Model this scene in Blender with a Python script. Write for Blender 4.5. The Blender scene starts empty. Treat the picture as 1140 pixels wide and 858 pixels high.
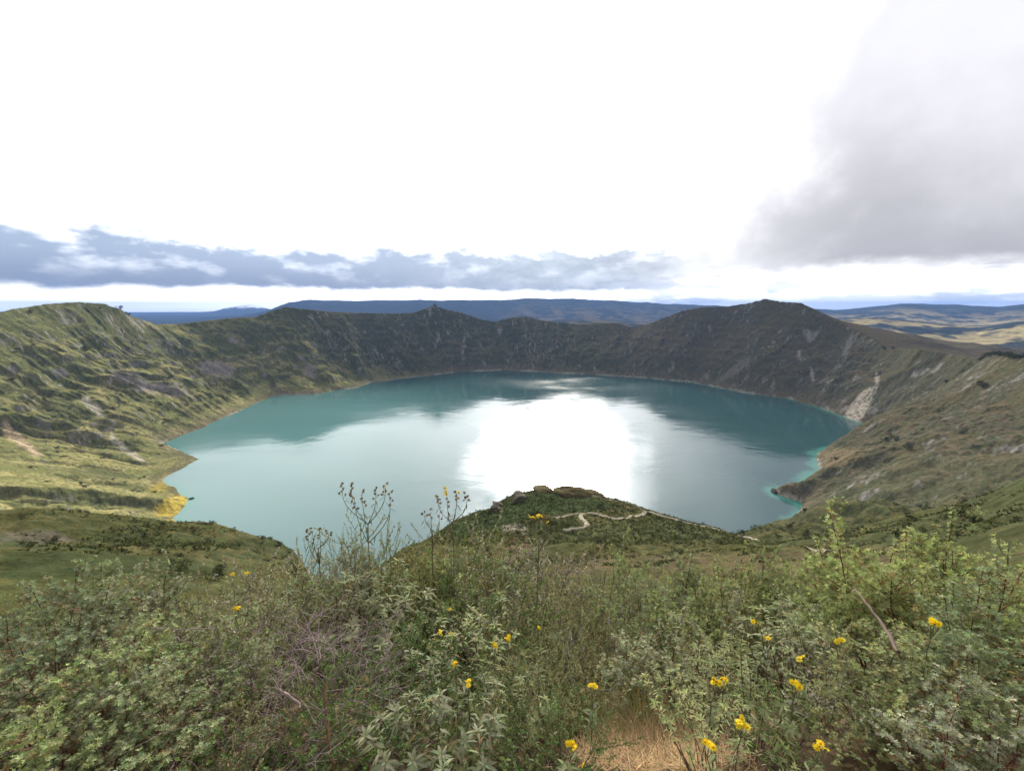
import bpy, math, random
import numpy as np
from mathutils import Vector

D = bpy.data
SC = bpy.context.scene
COL = SC.collection
R = math.radians
F = 478.0                      # focal length in pixels of the 1140 x 858 photograph
PITCH = R(10.5)                # camera looks down by this much
EYE = 380.0                    # eye height above the lake, metres
HORROW = 429 - F*math.tan(PITCH)

# ------------------------------------------------------------------ camera
cd = D.cameras.new('camera'); cam = D.objects.new('camera', cd); COL.objects.link(cam)
cd.sensor_width = 36.0; cd.lens = 36.0*F/1140.0
cd.clip_start = 0.05; cd.clip_end = 200000
cam.location = (0, 0, EYE); cam.rotation_euler = (R(90) - PITCH, 0, 0)
SC.camera = cam
SC.render.resolution_x, SC.render.resolution_y = 1024, 770
SC.view_settings.view_transform = 'Standard'; SC.view_settings.look = 'None'
SC.view_settings.gamma = 1.0; SC.view_settings.use_curve_mapping = False
SC.view_settings.exposure = 0.52
SC.render.engine = 'CYCLES'
cy = SC.cycles
cy.max_bounces = 5; cy.diffuse_bounces = 3; cy.glossy_bounces = 2; cy.transmission_bounces = 3
cy.volume_bounces = 0; cy.transparent_max_bounces = 6
cy.use_denoising = True
try: cy.denoiser = 'OPENIMAGEDENOISE'
except Exception: pass
cy.sample_clamp_indirect = 6.0

# ------------------------------------------------------------------ node helper
class NT:
    def __init__(s, tree): s.t = tree; s.n = tree.nodes; s.l = tree.links
    def node(s, typ, ins=None, **kw):
        n = s.n.new(typ)
        for k, v in kw.items(): setattr(n, k, v)
        for k, v in (ins or {}).items(): s.put(n.inputs[k], v)
        return n
    def put(s, sock, v):
        if isinstance(v, bpy.types.NodeSocket): s.l.new(v, sock)
        elif v is not None: sock.default_value = v
    def m(s, op, a, b=None, c=None, clamp=False):
        n = s.n.new('ShaderNodeMath'); n.operation = op; n.use_clamp = clamp
        for i, v in enumerate((a, b, c)):
            if v is not None: s.put(n.inputs[i], v)
        return n.outputs[0]
    def step(s, e0, e1, x):                      # smoothstep
        n = s.n.new('ShaderNodeMapRange'); n.interpolation_type = 'SMOOTHSTEP'
        s.put(n.inputs['Value'], x); s.put(n.inputs['From Min'], e0); s.put(n.inputs['From Max'], e1)
        n.inputs['To Min'].default_value = 0; n.inputs['To Max'].default_value = 1
        return n.outputs[0]
    def rng(s, x, a, b, c, d):
        n = s.n.new('ShaderNodeMapRange')
        for k, v in (('Value', x), ('From Min', a), ('From Max', b), ('To Min', c), ('To Max', d)): s.put(n.inputs[k], v)
        return n.outputs[0]
    def mix(s, f, a, b, blend='MIX'):
        n = s.n.new('ShaderNodeMix'); n.data_type = 'RGBA'; n.blend_type = blend
        s.put(n.inputs[0], f); s.put(n.inputs[6], a); s.put(n.inputs[7], b)
        return n.outputs[2]
    def xyz(s, x, y, z):
        n = s.n.new('ShaderNodeCombineXYZ')
        s.put(n.inputs[0], x); s.put(n.inputs[1], y); s.put(n.inputs[2], z)
        return n.outputs[0]
    def noise(s, vec, scale, detail=4, rough=0.55, dist=0.0, out='Fac'):
        n = s.n.new('ShaderNodeTexNoise')
        s.put(n.inputs['Vector'], vec)
        n.inputs['Scale'].default_value = scale; n.inputs['Detail'].default_value = detail
        n.inputs['Roughness'].default_value = rough; n.inputs['Distortion'].default_value = dist
        return n.outputs[out]

# ------------------------------------------------------------------ world: Nishita sky under a procedural cloud deck, all by direction
SUN_AZ, SUN_EL = 6.6, 24.2
def make_world():
    w = D.worlds.new('World'); SC.world = w; w.use_nodes = True
    w.node_tree.nodes.clear(); t = NT(w.node_tree)
    sky = t.node('ShaderNodeTexSky', sky_type='NISHITA', sun_disc=False, sun_elevation=R(SUN_EL), sun_rotation=R(SUN_AZ), altitude=3800.0)
    g = t.node('ShaderNodeTexCoord').outputs['Generated']
    sp = t.node('ShaderNodeSeparateXYZ'); t.l.new(g, sp.inputs[0]); x, y, z = sp.outputs
    deg = 180/math.pi
    az = t.m('MULTIPLY', t.m('ARCTAN2', x, y), deg)                # bearing, + to the right of the lake axis
    el = t.m('MULTIPLY', t.m('ARCSINE', z), deg)
    # wisps: noise stretched along the horizon
    nv = t.xyz(t.m('MULTIPLY', az, 0.075), t.m('MULTIPLY', el, 0.15), 0.0)
    nA = t.noise(nv, 1.0, 7, 0.56)                                 # broad
    nB = t.noise(nv, 3.4, 8, 0.60, 0.15)                            # billows
    nC = t.noise(t.xyz(t.m('MULTIPLY', az, 0.035), t.m('MULTIPLY', el, 0.035), 3.0), 1.3, 6, 0.55)
    dA = t.m('SUBTRACT', nA, 0.5); dB = t.m('SUBTRACT', nB, 0.5); dC = t.m('SUBTRACT', nC, 0.5)
    # bright high overcast, thin places with a breath of blue
    sunv = (math.sin(R(SUN_AZ))*math.cos(R(SUN_EL)), math.cos(R(SUN_AZ))*math.cos(R(SUN_EL)), math.sin(R(SUN_EL)))
    vm = t.node('ShaderNodeVectorMath', operation='DOT_PRODUCT'); t.l.new(g, vm.inputs[0]); vm.inputs[1].default_value = sunv
    glow = t.step(0.55, 1.0, vm.outputs['Value'])
    base = t.m('ADD', 13.5, t.m('MULTIPLY', glow, 10.0))
    base = t.m('ADD', base, t.m('MULTIPLY', dC, 5.0))
    # the thin, ragged place in the deck round the sun
    nS = t.noise(t.xyz(t.m('MULTIPLY', az, 0.11), t.m('MULTIPLY', el, 0.15), 21.0), 1.3, 6, 0.62)
    ragged = t.m('ADD', vm.outputs['Value'], t.m('MULTIPLY', t.m('SUBTRACT', nS, 0.5), 0.105))
    base = t.m('ADD', base, t.m('ADD', t.m('MULTIPLY', t.step(0.973, 0.993, ragged), 62.0), t.m('MULTIPLY', t.step(0.92, 1.0, vm.outputs['Value']), 9.0)))
    # unseen deck overhead and behind the viewpoint made grey to cut fill light
    over = t.m('MAXIMUM', t.step(36, 52, el), t.step(75, 120, t.m('ABSOLUTE', az)))
    base = t.m('MULTIPLY', base, t.rng(over, 0, 1, 1.0, 0.36))
    white = t.mix(1.0, t.xyz(base, base, base), (1.0, 1.0, 1.0, 1), 'MULTIPLY')
    thin = t.m('MULTIPLY', t.step(0.60, 0.75, nC), 0.35)
    col = t.mix(thin, white, t.mix(1.0, sky.outputs[0], (1.6, 1.6, 1.6, 1), 'MULTIPLY'))
    # long grey bank low over the far rim, thinning towards the right
    topn = t.m('ADD', t.m('MULTIPLY', dB, 5.6), t.m('MULTIPLY', dA, 2.6))
    top = t.m('ADD', t.rng(az, -50, 12, 6.6, 6.8), topn)
    bot = t.m('ADD', t.rng(az, -50, 12, 1.55, 1.7), t.m('ADD', t.m('MULTIPLY', dB, 1.6), t.m('MULTIPLY', dA, 2.0)))
    mk = t.m('MULTIPLY', t.step(1.3, -0.9, t.m('SUBTRACT', el, top)), t.step(-0.35, 0.7, t.m('SUBTRACT', el, bot)))
    mk = t.m('MULTIPLY', mk, t.step(29, 15, t.m('ADD', az, t.m('MULTIPLY', dA, 16))))
    mk = t.m('MULTIPLY', mk, t.step(-100, -75, az))
    lit = t.step(0.50, 0.70, t.noise(t.xyz(t.m('MULTIPLY', az, 0.085), t.m('MULTIPLY', el, 0.20), 5.0), 2.0, 6, 0.5))
    up = t.step(1.8, 6.0, el)
    shade = t.mix(up, (1.25, 1.80, 3.0, 1), (2.5, 3.3, 4.7, 1))
    shade = t.mix(t.m('MULTIPLY', t.step(-25, 8, az), 0.8), shade, t.mix(t.step(0.35, 0.7, nB), (2.3, 2.9, 3.7, 1), (4.3, 4.9, 5.7, 1)))
    shade = t.mix(t.m('MULTIPLY', lit, t.m('MULTIPLY', up, t.rng(az, -30, -5, 0.95, 0.6))), shade, (10.5, 11, 12, 1))
    col = t.mix(t.m('MULTIPLY', mk, 0.93), col, shade)
    # small torn clouds in the bright strip to the right
    tw = t.step(0.48, 0.64, t.noise(t.xyz(t.m('MULTIPLY', az, 0.075), t.m('MULTIPLY', el, 0.36), 9.0), 1.7, 6, 0.6))
    tw = t.m('MULTIPLY', tw, t.m('MULTIPLY', t.step(5.5, 3.0, el), t.step(4, 14, az)))
    col = t.mix(t.m('MULTIPLY', tw, 0.8), col, (5.2, 5.7, 6.8, 1))
    low = t.m('MULTIPLY', t.step(2.0, 0.6, t.m('ADD', el, t.m('MULTIPLY', dB, 2.6))), t.step(8, 16, az))
    col = t.mix(t.m('MULTIPLY', low, 0.75), col, (4.3, 5.0, 6.4, 1))
    # heavy grey cloud on the right
    ga = t.m('ADD', az, t.m('ADD', t.m('MULTIPLY', dC, 44), t.m('MULTIPLY', dA, 12)))
    ga = t.m('ADD', ga, t.m('MULTIPLY', t.m('ABSOLUTE', t.m('SUBTRACT', el, 9.0)), -0.30))
    gm = t.step(6, 33, ga)
    gb = t.step(1.6, 4.4, t.m('ADD', el, t.m('ADD', t.m('MULTIPLY', dB, 1.6), t.m('MULTIPLY', dC, 5.0))))
    gm = t.m('MULTIPLY', t.m('MULTIPLY', gm, gb), t.step(120, 80, az))
    gcol = t.mix(t.step(3, 26, t.m('ADD', el, t.m('MULTIPLY', dA, 14))), (2.9, 2.9, 3.15, 1), (5.6, 5.6, 6.1, 1))
    gcol = t.mix(t.m('MULTIPLY', t.step(0.40, 0.66, nC), 0.35), gcol, (8, 8, 8.3, 1))
    col = t.mix(t.m('MULTIPLY', gm, 0.95), col, gcol)
    # the band right on the horizon and the ground half
    col = t.mix(t.step(0.0, -1.5, el), col, (4.5, 4.9, 5.4, 1))
    bg = t.node('ShaderNodeBackground', {'Color': col, 'Strength': 0.1})
    out = t.node('ShaderNodeOutputWorld'); t.l.new(bg.outputs[0], out.inputs['Surface'])
make_world()

sl = D.lights.new('sun', 'SUN'); sun = D.objects.new('sun', sl); COL.objects.link(sun)
sl.energy = 4.0; sl.angle = R(9); sl.color = (1.0, 0.93, 0.82)
sv = Vector((math.sin(R(SUN_AZ))*math.cos(R(SUN_EL)), math.cos(R(SUN_AZ))*math.cos(R(SUN_EL)), math.sin(R(SUN_EL))))
sun.rotation_euler = sv.to_track_quat('Z', 'Y').to_euler(); sun.location = (0, 0, 900)

# ------------------------------------------------------------------ small helpers
def smooth(a, b, x):
    t = np.clip((np.asarray(x, float) - a)/(b - a), 0, 1); return t*t*(3 - 2*t)
def lerp(a, b, t): return a + (b - a)*t
def _hash(ix, iy, seed):
    h = (ix.astype(np.uint32)*np.uint32(374761393) + iy.astype(np.uint32)*np.uint32(668265263) + np.uint32(seed*2246822519 & 0xffffffff))
    h = (h ^ (h >> np.uint32(13)))*np.uint32(1274126177)
    h = h ^ (h >> np.uint32(16))
    return (h & np.uint32(0xffff)).astype(np.float32)*np.float32(2*math.pi/65536.0)
def perlin(x, y, seed=0):
    x = np.asarray(x, float); y = np.asarray(y, float)
    fx = np.floor(x); fy = np.floor(y); ix = fx.astype(np.int64); iy = fy.astype(np.int64)
    dx = x - fx; dy = y - fy
    u = dx*dx*dx*(dx*(dx*6 - 15) + 10); v = dy*dy*dy*(dy*(dy*6 - 15) + 10)
    def g(ox, oy):
        a = _hash(ix + ox, iy + oy, seed); return np.cos(a)*(dx - ox) + np.sin(a)*(dy - oy)
    return (lerp(lerp(g(0, 0), g(1, 0), u), lerp(g(0, 1), g(1, 1), u), v))*1.5
def fbm(x, y, oct=5, seed=0, gain=0.5, lac=2.03):
    s = 0; a = 1.0; n = 0; f = 1.0
    for o in range(oct):
        s = s + a*perlin(x*f + o*17.3, y*f - o*9.1, seed + o); n += a; a *= gain; f *= lac
    return s/n
def ridged(x, y, oct=4, seed=0, gain=0.5, lac=2.1):
    s = 0; a = 1.0; n = 0; f = 1.0
    for o in range(oct):
        s = s + a*(1 - np.abs(perlin(x*f + o*7.7, y*f + o*3.1, seed + o))*1.6); n += a; a *= gain; f *= lac
    return s/n

def ray(px, py):
    """unit horizontal direction and tangent of the view line through a point of the photograph"""
    u = px - 570.0; v = 429.0 - py
    f = F*math.cos(PITCH) + v*math.sin(PITCH); z = v*math.cos(PITCH) - F*math.sin(PITCH)
    h = np.hypot(u, f); return u/h, f/h, z/h
def at_dist(px, py, d):
    a, b, t = ray(px, py); return np.array((a*d, b*d, EYE + t*d))
def on_lake(px, py):
    a, b, t = ray(px, py); d = -EYE/t; return np.array((a*d, b*d))

def mesh_np(name, verts, faces, cols=None, mat=None, smooth_shade=False, parent=None, loc=None, link=True):
    """faces: list of (n,k) index arrays"""
    me = D.meshes.new(name)
    verts = np.asarray(verts, np.float32)
    faces = [np.asarray(f, np.int32) for f in faces if len(f)]
    nl = sum(f.size for f in faces); nf = sum(len(f) for f in faces)
    me.vertices.add(len(verts)); me.vertices.foreach_set('co', verts.ravel())
    me.loops.add(nl); me.loops.foreach_set('vertex_index', np.concatenate([f.ravel() for f in faces]))
    me.polygons.add(nf)
    tot = np.concatenate([np.full(len(f), f.shape[1], np.int32) for f in faces])
    st = np.concatenate(([0], np.cumsum(tot)[:-1])).astype(np.int32)
    me.polygons.foreach_set('loop_start', st); me.polygons.foreach_set('loop_total', tot)
    if smooth_shade: me.polygons.foreach_set('use_smooth', np.ones(nf, bool))
    if cols is not None:
        a = me.color_attributes.new('col', 'FLOAT_COLOR', 'POINT')
        c = np.ones((len(verts), 4), np.float32); c[:, :3] = cols
        a.data.foreach_set('color', c.ravel())
    me.update(calc_edges=True)
    if mat: me.materials.append(mat)
    if not link: return me
    o = D.objects.new(name, me); COL.objects.link(o)
    if parent: o.parent = parent
    if loc is not None: o.location = loc
    return o
def tag(o, label=None, cat=None, group=None, kind=None):
    if label: o['label'] = label
    if cat: o['category'] = cat
    if group: o['group'] = group
    if kind: o['kind'] = kind
    return o
def empty(name, loc, label, cat, group=None, rz=0.0):
    o = D.objects.new(name, None); COL.objects.link(o); o.location = loc; o.rotation_euler.z = rz
    o.empty_display_size = 0.1
    return tag(o, label, cat, group)
# ------------------------------------------------------------------ terrain: crater walls between shore and rim, benches below the viewpoint
CEN = np.array((75.0, 1580.0))
SHORE_PX = [(193,577),(203,566),(213,555),(203,550),(190,541),(180,535),(186,529),(205,520),(221,511),(208,505),(192,498),(182,493),
    (197,487),(228,475),(246,466),(263,459),(281,450.5),(305,440.5),(316,440),(351,439),(370,435),(397,431.5),(413,426),(440,422.5),(482,417.5),
    (510,414),(563,412),(616,415),(668,417.5),(721,421),(740,423),(770,425.5),(793,430),(828,437),(880,444),(926,458),(943,465),(965,473),
    (982,482.5),(972,488),(960,492),(915,501),(907,509),(911,517),(915,523),(906,530),(901,533),(890,539),(876,543),(861,544.5),(859,546.5),(866,551),
    (876,554),(890,558),(895,563),(891,569),(887,572),(882,581),(877,590),(868,601)]
SHORE = [on_lake(*p) for p in SHORE_PX]
SHORE += [on_lake(*p) for p in ((850,612),(800,622),(730,632),(640,640),(560,650),(490,665),(430,680),(385,682),(352,668),(330,645),(300,622),(262,608),(225,594))]
SHORE = np.array(SHORE)
RIM_PX = [(4,349,1980),(14,344,2030),(32,341.6,2090),(53,338,2140),(88,336,2220),(116,338,2270),(133,344,2290),(144,351,2310),(165,358,2370),(172,361,2400),
    (197,360.6,2450),(228,357,2490),(263,353.5,2520),(284,353,2530),(302,346,2550),(318,341.6,2570),(340,344,2600),(370,347,2700),(391,348,2760),(440,349,2860),(461,348,2890),
    (475,343,2890),(484,340,2890),(496,344,2900),(517,349,2930),(538,356,2960),(552,358,2970),(573,352.6,2950),(587,352.6,2940),(601,356,2940),(615,358.6,2940),
    (644,361,2940),(668,359.6,2920),(686,359.6,2900),(703,364,2890),(721,361,2860),(738,354,2820),(761,345.6,2780),(782,342,2760),(810,341,2720),(835,337,2680),
    (852,332.6,2650),(870,336,2600),(891,337,2540),(908,345,2480),(922,352.6,2430),(950,366.7,2320),(971,377,2220),(986,386,2140),(1007,388,2040),(1038,388.5,1860),
    (1077,389.5,1640),(1101,395,1480),(1133,398,1330)]
RIM = [at_dist(*p) for p in RIM_PX]
def pol(azd, d, z): return np.array((d*math.sin(R(azd)), d*math.cos(R(azd)), z))
RIM = ([pol(-95, 25, 378.4), pol(-92, 120, 380), pol(-84, 400, 384), pol(-74, 950, 372), pol(-62, 1560, 352)] + RIM +
       [pol(57, 1050, 292), pol(64, 800, 305), pol(74, 520, 330), pol(84, 260, 355), pol(91, 90, 374), pol(95, 20, 378.4)])
RIM = np.array(RIM); RIM[-1][1] = -2; RIM[0][1] = -2

def resample(P, step, closed=True):
    Q = []
    n = len(P)
    for i in range(n if closed else n - 1):
        a, b = P[i], P[(i + 1) % n]
        k = max(1, int(math.ceil(np.hypot(*(b - a)[:2])/step)))
        for j in range(k): Q.append(a + (b - a)*j/k)
    return np.array(Q)
RIMF = resample(RIM, 40.0)
def seg_dist(X, Y, P):
    """distance to a closed polygon, and its inside mask"""
    best = np.full(X.shape, 1e18); inside = np.zeros(X.shape, bool)
    n = len(P)
    for i in range(n):
        ax, ay = P[i][0], P[i][1]; bx, by = P[(i + 1) % n][0], P[(i + 1) % n][1]
        ex, ey = bx - ax, by - ay; wx, wy = X - ax, Y - ay
        t = np.clip((wx*ex + wy*ey)/max(ex*ex + ey*ey, 1e-9), 0, 1)
        d = (wx - ex*t)**2 + (wy - ey*t)**2
        best = np.minimum(best, d)
        c = ((ay <= Y) & (by > Y)) | ((by <= Y) & (ay > Y))
        xi = ax + (Y - ay)*ex/(ey if abs(ey) > 1e-9 else 1e-9)
        inside ^= c & (X < xi)
    return np.sqrt(best), inside
def fields(X, Y):
    """signed distance to shore (+ on land), signed distance to rim (+ inside), rim height near here"""
    sh, ins = seg_dist(X, Y, SHORE); sS = np.where(ins, -sh, sh)
    rr, inr = seg_dist(X, Y, RIM); sR = np.where(inr, rr, -rr)
    num = np.zeros(X.shape); den = np.zeros(X.shape)
    # neighbouring rim stretches far along the line of sight must not mix: steep inverse-distance weights
    for q in RIMF:
        d2 = (X - q[0])**2 + (Y - q[1])**2 + 60.0
        w = 1.0/(d2*d2*np.sqrt(d2)); num += w*q[2]; den += w
    return sS, sR, num/den

NEAR_G = np.array([(-60, 376.6), (-8, 377.4), (0, 377.38), (2.0, 377.36), (2.7, 376.75), (4, 375.65), (6, 374.3), (7.5, 373.1), (10, 371.1), (13, 368.7), (30, 355), (100, 303), (150, 274), (200, 252), (300, 236), (420, 200), (600, 60)])
def px_line(rows):
    """feature line: azimuth, distance, height from (x, y, d) rows"""
    out = []
    for px, py, d in rows:
        a, b, t = ray(px, py); out.append((math.degrees(math.atan2(a, b)), d, EYE + t*d))
    return np.array(out)
# front bench edge and the crest behind it: mound on the left, knoll in the middle, open slope on the right
BENCH = px_line([(-120,612,150),(4,614,150),(60,613,150),(105,611,152),(228,611,158),(316,619,165),(345,650,165),(420,655,170),(480,640,170),(560,628,175),(640,622,180),(740,620,180),(860,614,180),(940,607,180),(1040,596,170),(1133,580,150),(1240,560,140)])
CREST = px_line([(-120,566,240),(4,567,240),(46,567,240),(88,570,240),(140,574,238),(196,579,235),(239,580,230),(260,586,226),(281,594,222),(309,603,215),(326,614,208),(338,631,200),(348,648,196),
    (395,650,215),(425,632,235),(448,612,255),(469,603,262),(490,590,280),(508,578,300),(528,571,312),(546,566,320),(560,556,326),(574,549,330),(588,544.5,330),(603,542.5,334),(624,548,338),(640,549,340),(669,551,340),(687,555.6,340),
    (715,565,338),(740,573,336),(761,579.5,335),(793,585.5,335),(828,590,336),(859,593,345),(885,590,370),(930,572,400),(985,555,430),(1060,530,430),(1133,502,410),(1240,470,380)])
def near_height(az, d, X, Y):
    zg = np.interp(Y, NEAR_G[:, 0], NEAR_G[:, 1]) + np.where(X < 0, 0.17, 0.15)*np.clip(np.abs(X) - 2.5, 0, 400)*smooth(2, 60, d)
    zg = zg + 0.10*np.clip(np.abs(X), 0, 3)*smooth(0.8, 3, d)
    bd = np.interp(az, BENCH[:, 0], BENCH[:, 1]); bz = np.interp(az, BENCH[:, 0], BENCH[:, 2])
    cdn = np.interp(az, CREST[:, 0], CREST[:, 1]); cz = np.interp(az, CREST[:, 0], CREST[:, 2])
    # viewpoint slope runs into the bench
    w0 = smooth(40, 1.0, (d/bd)*40)
    steep = lerp(np.interp(bd*0.0 + 70, [0, 1], [0, 0]), 0, 0)
    z70 = np.minimum(zg, EYE - 0.0)
    s = np.clip(d/bd, 0, 1)
    line0 = lerp(377.4, bz, s**0.86)                       # concave fall from the rim to the bench
    a = smooth(8, 45, d)
    z1 = lerp(zg, np.minimum(line0, zg + 30), a)
    u = np.clip((d - bd)/(cdn - bd), 0, 1)
    # behind the bench edge the ground first flattens or dips, then rises to the crest line
    z2 = lerp(bz, cz, u)
    z2 = z2 - 5.0*np.sin(math.pi*np.clip(u, 0, 1))**1.0*smooth(-12, -22, az)
    z = np.where(d < bd, z1, z2)
    return z, cdn, cz
def height(X, Y, F3=None, detail=True):
    X = np.asarray(X, float); Y = np.asarray(Y, float)
    sS, sR, hr = fields(X, Y) if F3 is None else F3
    d = np.hypot(X, Y) + 1e-6; az = np.degrees(np.arctan2(X, Y))
    th = np.arctan2(Y - CEN[1], X - CEN[0])
    wig = fbm(X/70, Y/70, 3, 3)*9 + fbm(X/17, Y/17, 3, 31)*3.0
    sh = sS + wig*smooth(500, 700, d)
    t = np.clip(sh, 0, None)/(np.clip(sh, 0, None) + np.clip(sR, 0.5, None))
    inside = sR > 0
    left = smooth(-250, -650, X); right = smooth(350, 800, X)
    env = np.clip(4*t*(1 - t), 0, 1)
    # gullies and spurs run from the rim to the water
    s = th*1050 + fbm(X/260, Y/260, 3, 11)*60
    g1 = ridged(s/260, t*0.55 + th*0.7, 3, 5, 0.42)
    g2 = ridged(s/75, t*1.5 + th*1.9, 4, 8, 0.5)
    g3 = fbm(X/60, Y/60, 5, 20)
    prof = t + 0.05*np.sin(2*math.pi*t)*(1 - left) - left*0.10*env
    h = hr*prof
    amp = lerp(62, 74, left)*(1 - 0.35*right)*(1 - 0.5*smooth(450, 800, X)*smooth(1750, 1350, Y))
    h = h + env**0.8*((g1 - 0.52)*amp*1.35 + (g2 - 0.5)*amp*0.42*(1 - 0.6*right)*(1 - 0.4*left) + g3*amp*0.17 + (ridged(s/30, t*2.6 + th*3.1, 3, 15, 0.55) - 0.55)*13*(1 - 0.6*right) + right*fbm(X/13, Y/13, 3, 29)*3.2)
    # stepped outcrops
    st = fbm(X/120, Y/120, 3, 40) + h/38.0
    h = h + env*7.0*(np.abs((st % 1.0) - 0.5)*2 - 0.5)
    h = h + np.clip(sR, 0, 40)/40*0 + fbm(X/28, Y/28, 4, 27)*5.0*smooth(0.0, 0.25, t)*smooth(420, 900, d)
    h = h + fbm(X/60, Y/60, 3, 77)*4.0*smooth(0.8, 1.0, t)*smooth(900, 1500, d)
    # shelving beach, never above a rising line from the water
    h = np.where(sh > 0, np.minimum(np.maximum(h, 0.10*sh), 0.4 + 1.3*sh), h)
    h = np.where(sh <= 0, np.maximum(sh*0.35, -40.0), h)
    # outside the rim: the far flanks
    o = np.clip(-sR, 0, None)
    hout = hr - 150*(1 - np.exp(-o/420.0)) - 120*smooth(300, 2500, o) + (fbm(X/420, Y/420, 5, 50)*55)*smooth(0, 500, o)
    h = np.where(inside, h, np.where(sS < 0, h, hout))
    # benches below the viewpoint
    zn, cdn, cz = near_height(az, d, X, Y)
    v = d - cdn
    rough = fbm(X/34, Y/34, 5, 60)*5.6*smooth(25, 120, d) + fbm(X/9, Y/9, 4, 66)*1.5*smooth(12, 90, d) + fbm(X/0.9, Y/0.9, 3, 70)*0.05
    fade_r = 1 - 0.45*np.exp(-(v/10)**2)
    los = EYE - d*(EYE - cz)/cdn
    drop = cz - 0.62*v - 0.0009*v*v
    cap = los - 0.10*v - 3 + np.clip(d - 640, 0, None)*0.33
    beyond = np.maximum(np.minimum(h, cap), drop)
    back = smooth(96, 84, np.abs(az))
    rel = smooth(26, 34, az)                                # open slope on the right: blend instead of an edge
    blend = lerp(zn, h, smooth(180, 620, d))
    hn = np.where(v < 0, zn, beyond)
    hn = lerp(hn, blend, rel) + rough*fade_r
    wn = back*lerp(smooth(1500, 1100, d), smooth(700, 600, d), rel)
    onland = sh > 0
    h2 = lerp(h, hn, wn)
    h2 = np.where(onland, np.minimum(np.maximum(h2, 0.10*sh*0 + 0.3), 0.4 + 1.3*sh), h)
    flat = np.interp(Y, NEAR_G[:, 0], NEAR_G[:, 1]) + fbm(X/0.9, Y/0.9, 3, 70)*0.05
    h2 = lerp(h2, flat, (1 - back)*smooth(140, 40, d))
    return h2, t, sh, (g1, g2)
def ground(x, y):
    h = height(np.array([float(x)]), np.array([float(y)]))[0]; return float(h[0])

# far country beyond the crater, seen over the rim
FAR1 = px_line([(x, y - (1.6 if 245 < x < 300 else 0), 27000) for x, y in ((-200,348),(-60,346),(4,347),(40,345.5),(90,347),(140,348.5),(160,350),(178,351),(196,350.5),(210,349),(226,348),(240,346.5),(252,344.5),(262,342.5),(270,341.2),(277,340.4),(284,341.4),(292,343),(303,345),(316,346),(330,348),(420,350),(1300,350))])
FAR2 = px_line([(-300,362,14500),(150,360,14500),(270,352,14500),(302,345,14500),(322,336.5,14500),(345,334.5,14500),(400,335,14500),(470,334,14500),(540,334.5,14500),(590,333,14500),(620,332,14500),(650,333.5,14500),(700,336,14500),(745,338.5,14500),(800,341,14500),(900,344,14500),(930,345.5,14500),(965,342.5,14500),(985,340,14500),(1003,337.5,14500),(1022,339,14500),(1050,339.5,14500),(1085,341,14500),(1110,342,14500),(1135,339.5,14500),(1300,337,14500)])
FAR3 = px_line([(-300,372,7000),(300,372,7000),(480,366,7000),(560,360,7000),(640,356,7000),(700,358,7000),(760,362,7000),(890,362,7000),(930,356,7000),(980,354,7000),(1010,357,7000),(1060,362,7000),(1090,364,7000),(1133,358,7000),(1300,352,7000)])
def far_height(X, Y, h0):
    d = np.hypot(X, Y); az = np.degrees(np.arctan2(X, Y))
    f = fbm(X/1900, Y/1900, 6, 90)
    dd = d*(1 + 0.05*fbm(X/3000, Y/3000, 3, 95))
    l1 = np.interp(az, FAR1[:, 0], FAR1[:, 2]); l2 = np.interp(az, FAR2[:, 0], FAR2[:, 2]); l3 = np.interp(az, FAR3[:, 0], FAR3[:, 2])
    valley = -20.0
    b3 = smooth(4300, 7000, dd)*(1 - 0.5*smooth(7000, 9500, dd)); b2 = smooth(8500, 14500, dd)*(1 - 0.7*smooth(14500, 20000, dd)); b1 = smooth(19000, 27000, dd)*(1 - 0.6*smooth(28000, 34000, dd))
    r = f*1.0
    h = valley + (l3 - valley)*b3*(1 + 0.35*r*(1 - smooth(6000, 7000, dd)*0.75))
    h = np.maximum(h, valley + (l2 - valley)*b2*(1 + 0.30*r*(1 - smooth(12500, 14500, dd)*0.93)) + fbm(X/900, Y/900, 5, 98)*70*b2)
    h = np.maximum(h, valley + (l1 - valley)*b1*(1 + 0.25*r*(1 - smooth(23000, 27000, dd)*0.97)))
    h = np.maximum(h, -60 + fbm(X/700, Y/700, 5, 99)*40)
    return lerp(h0, h, smooth(3500, 4700, d))

AZ = np.concatenate([np.arange(-54.5, 54.51, 0.085), np.arange(55.2, 80, 0.9), np.arange(80, 280, 4.0), np.arange(280, 305.2, 0.9)])
def seglog(a, b, n): return np.exp(np.linspace(math.log(a), math.log(b), n, endpoint=False))
RAD = np.concatenate([seglog(0.35, 14, 70), seglog(14, 130, 70), np.linspace(130, 420, 240, endpoint=False), seglog(420, 900, 110), np.linspace(900, 1700, 250, endpoint=False), np.linspace(1700, 3050, 320, endpoint=False), seglog(3050, 4600, 50)])
RFAR = np.concatenate([seglog(4600, 15500, 190), seglog(15500, 34000, 70), [34000]])

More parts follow.
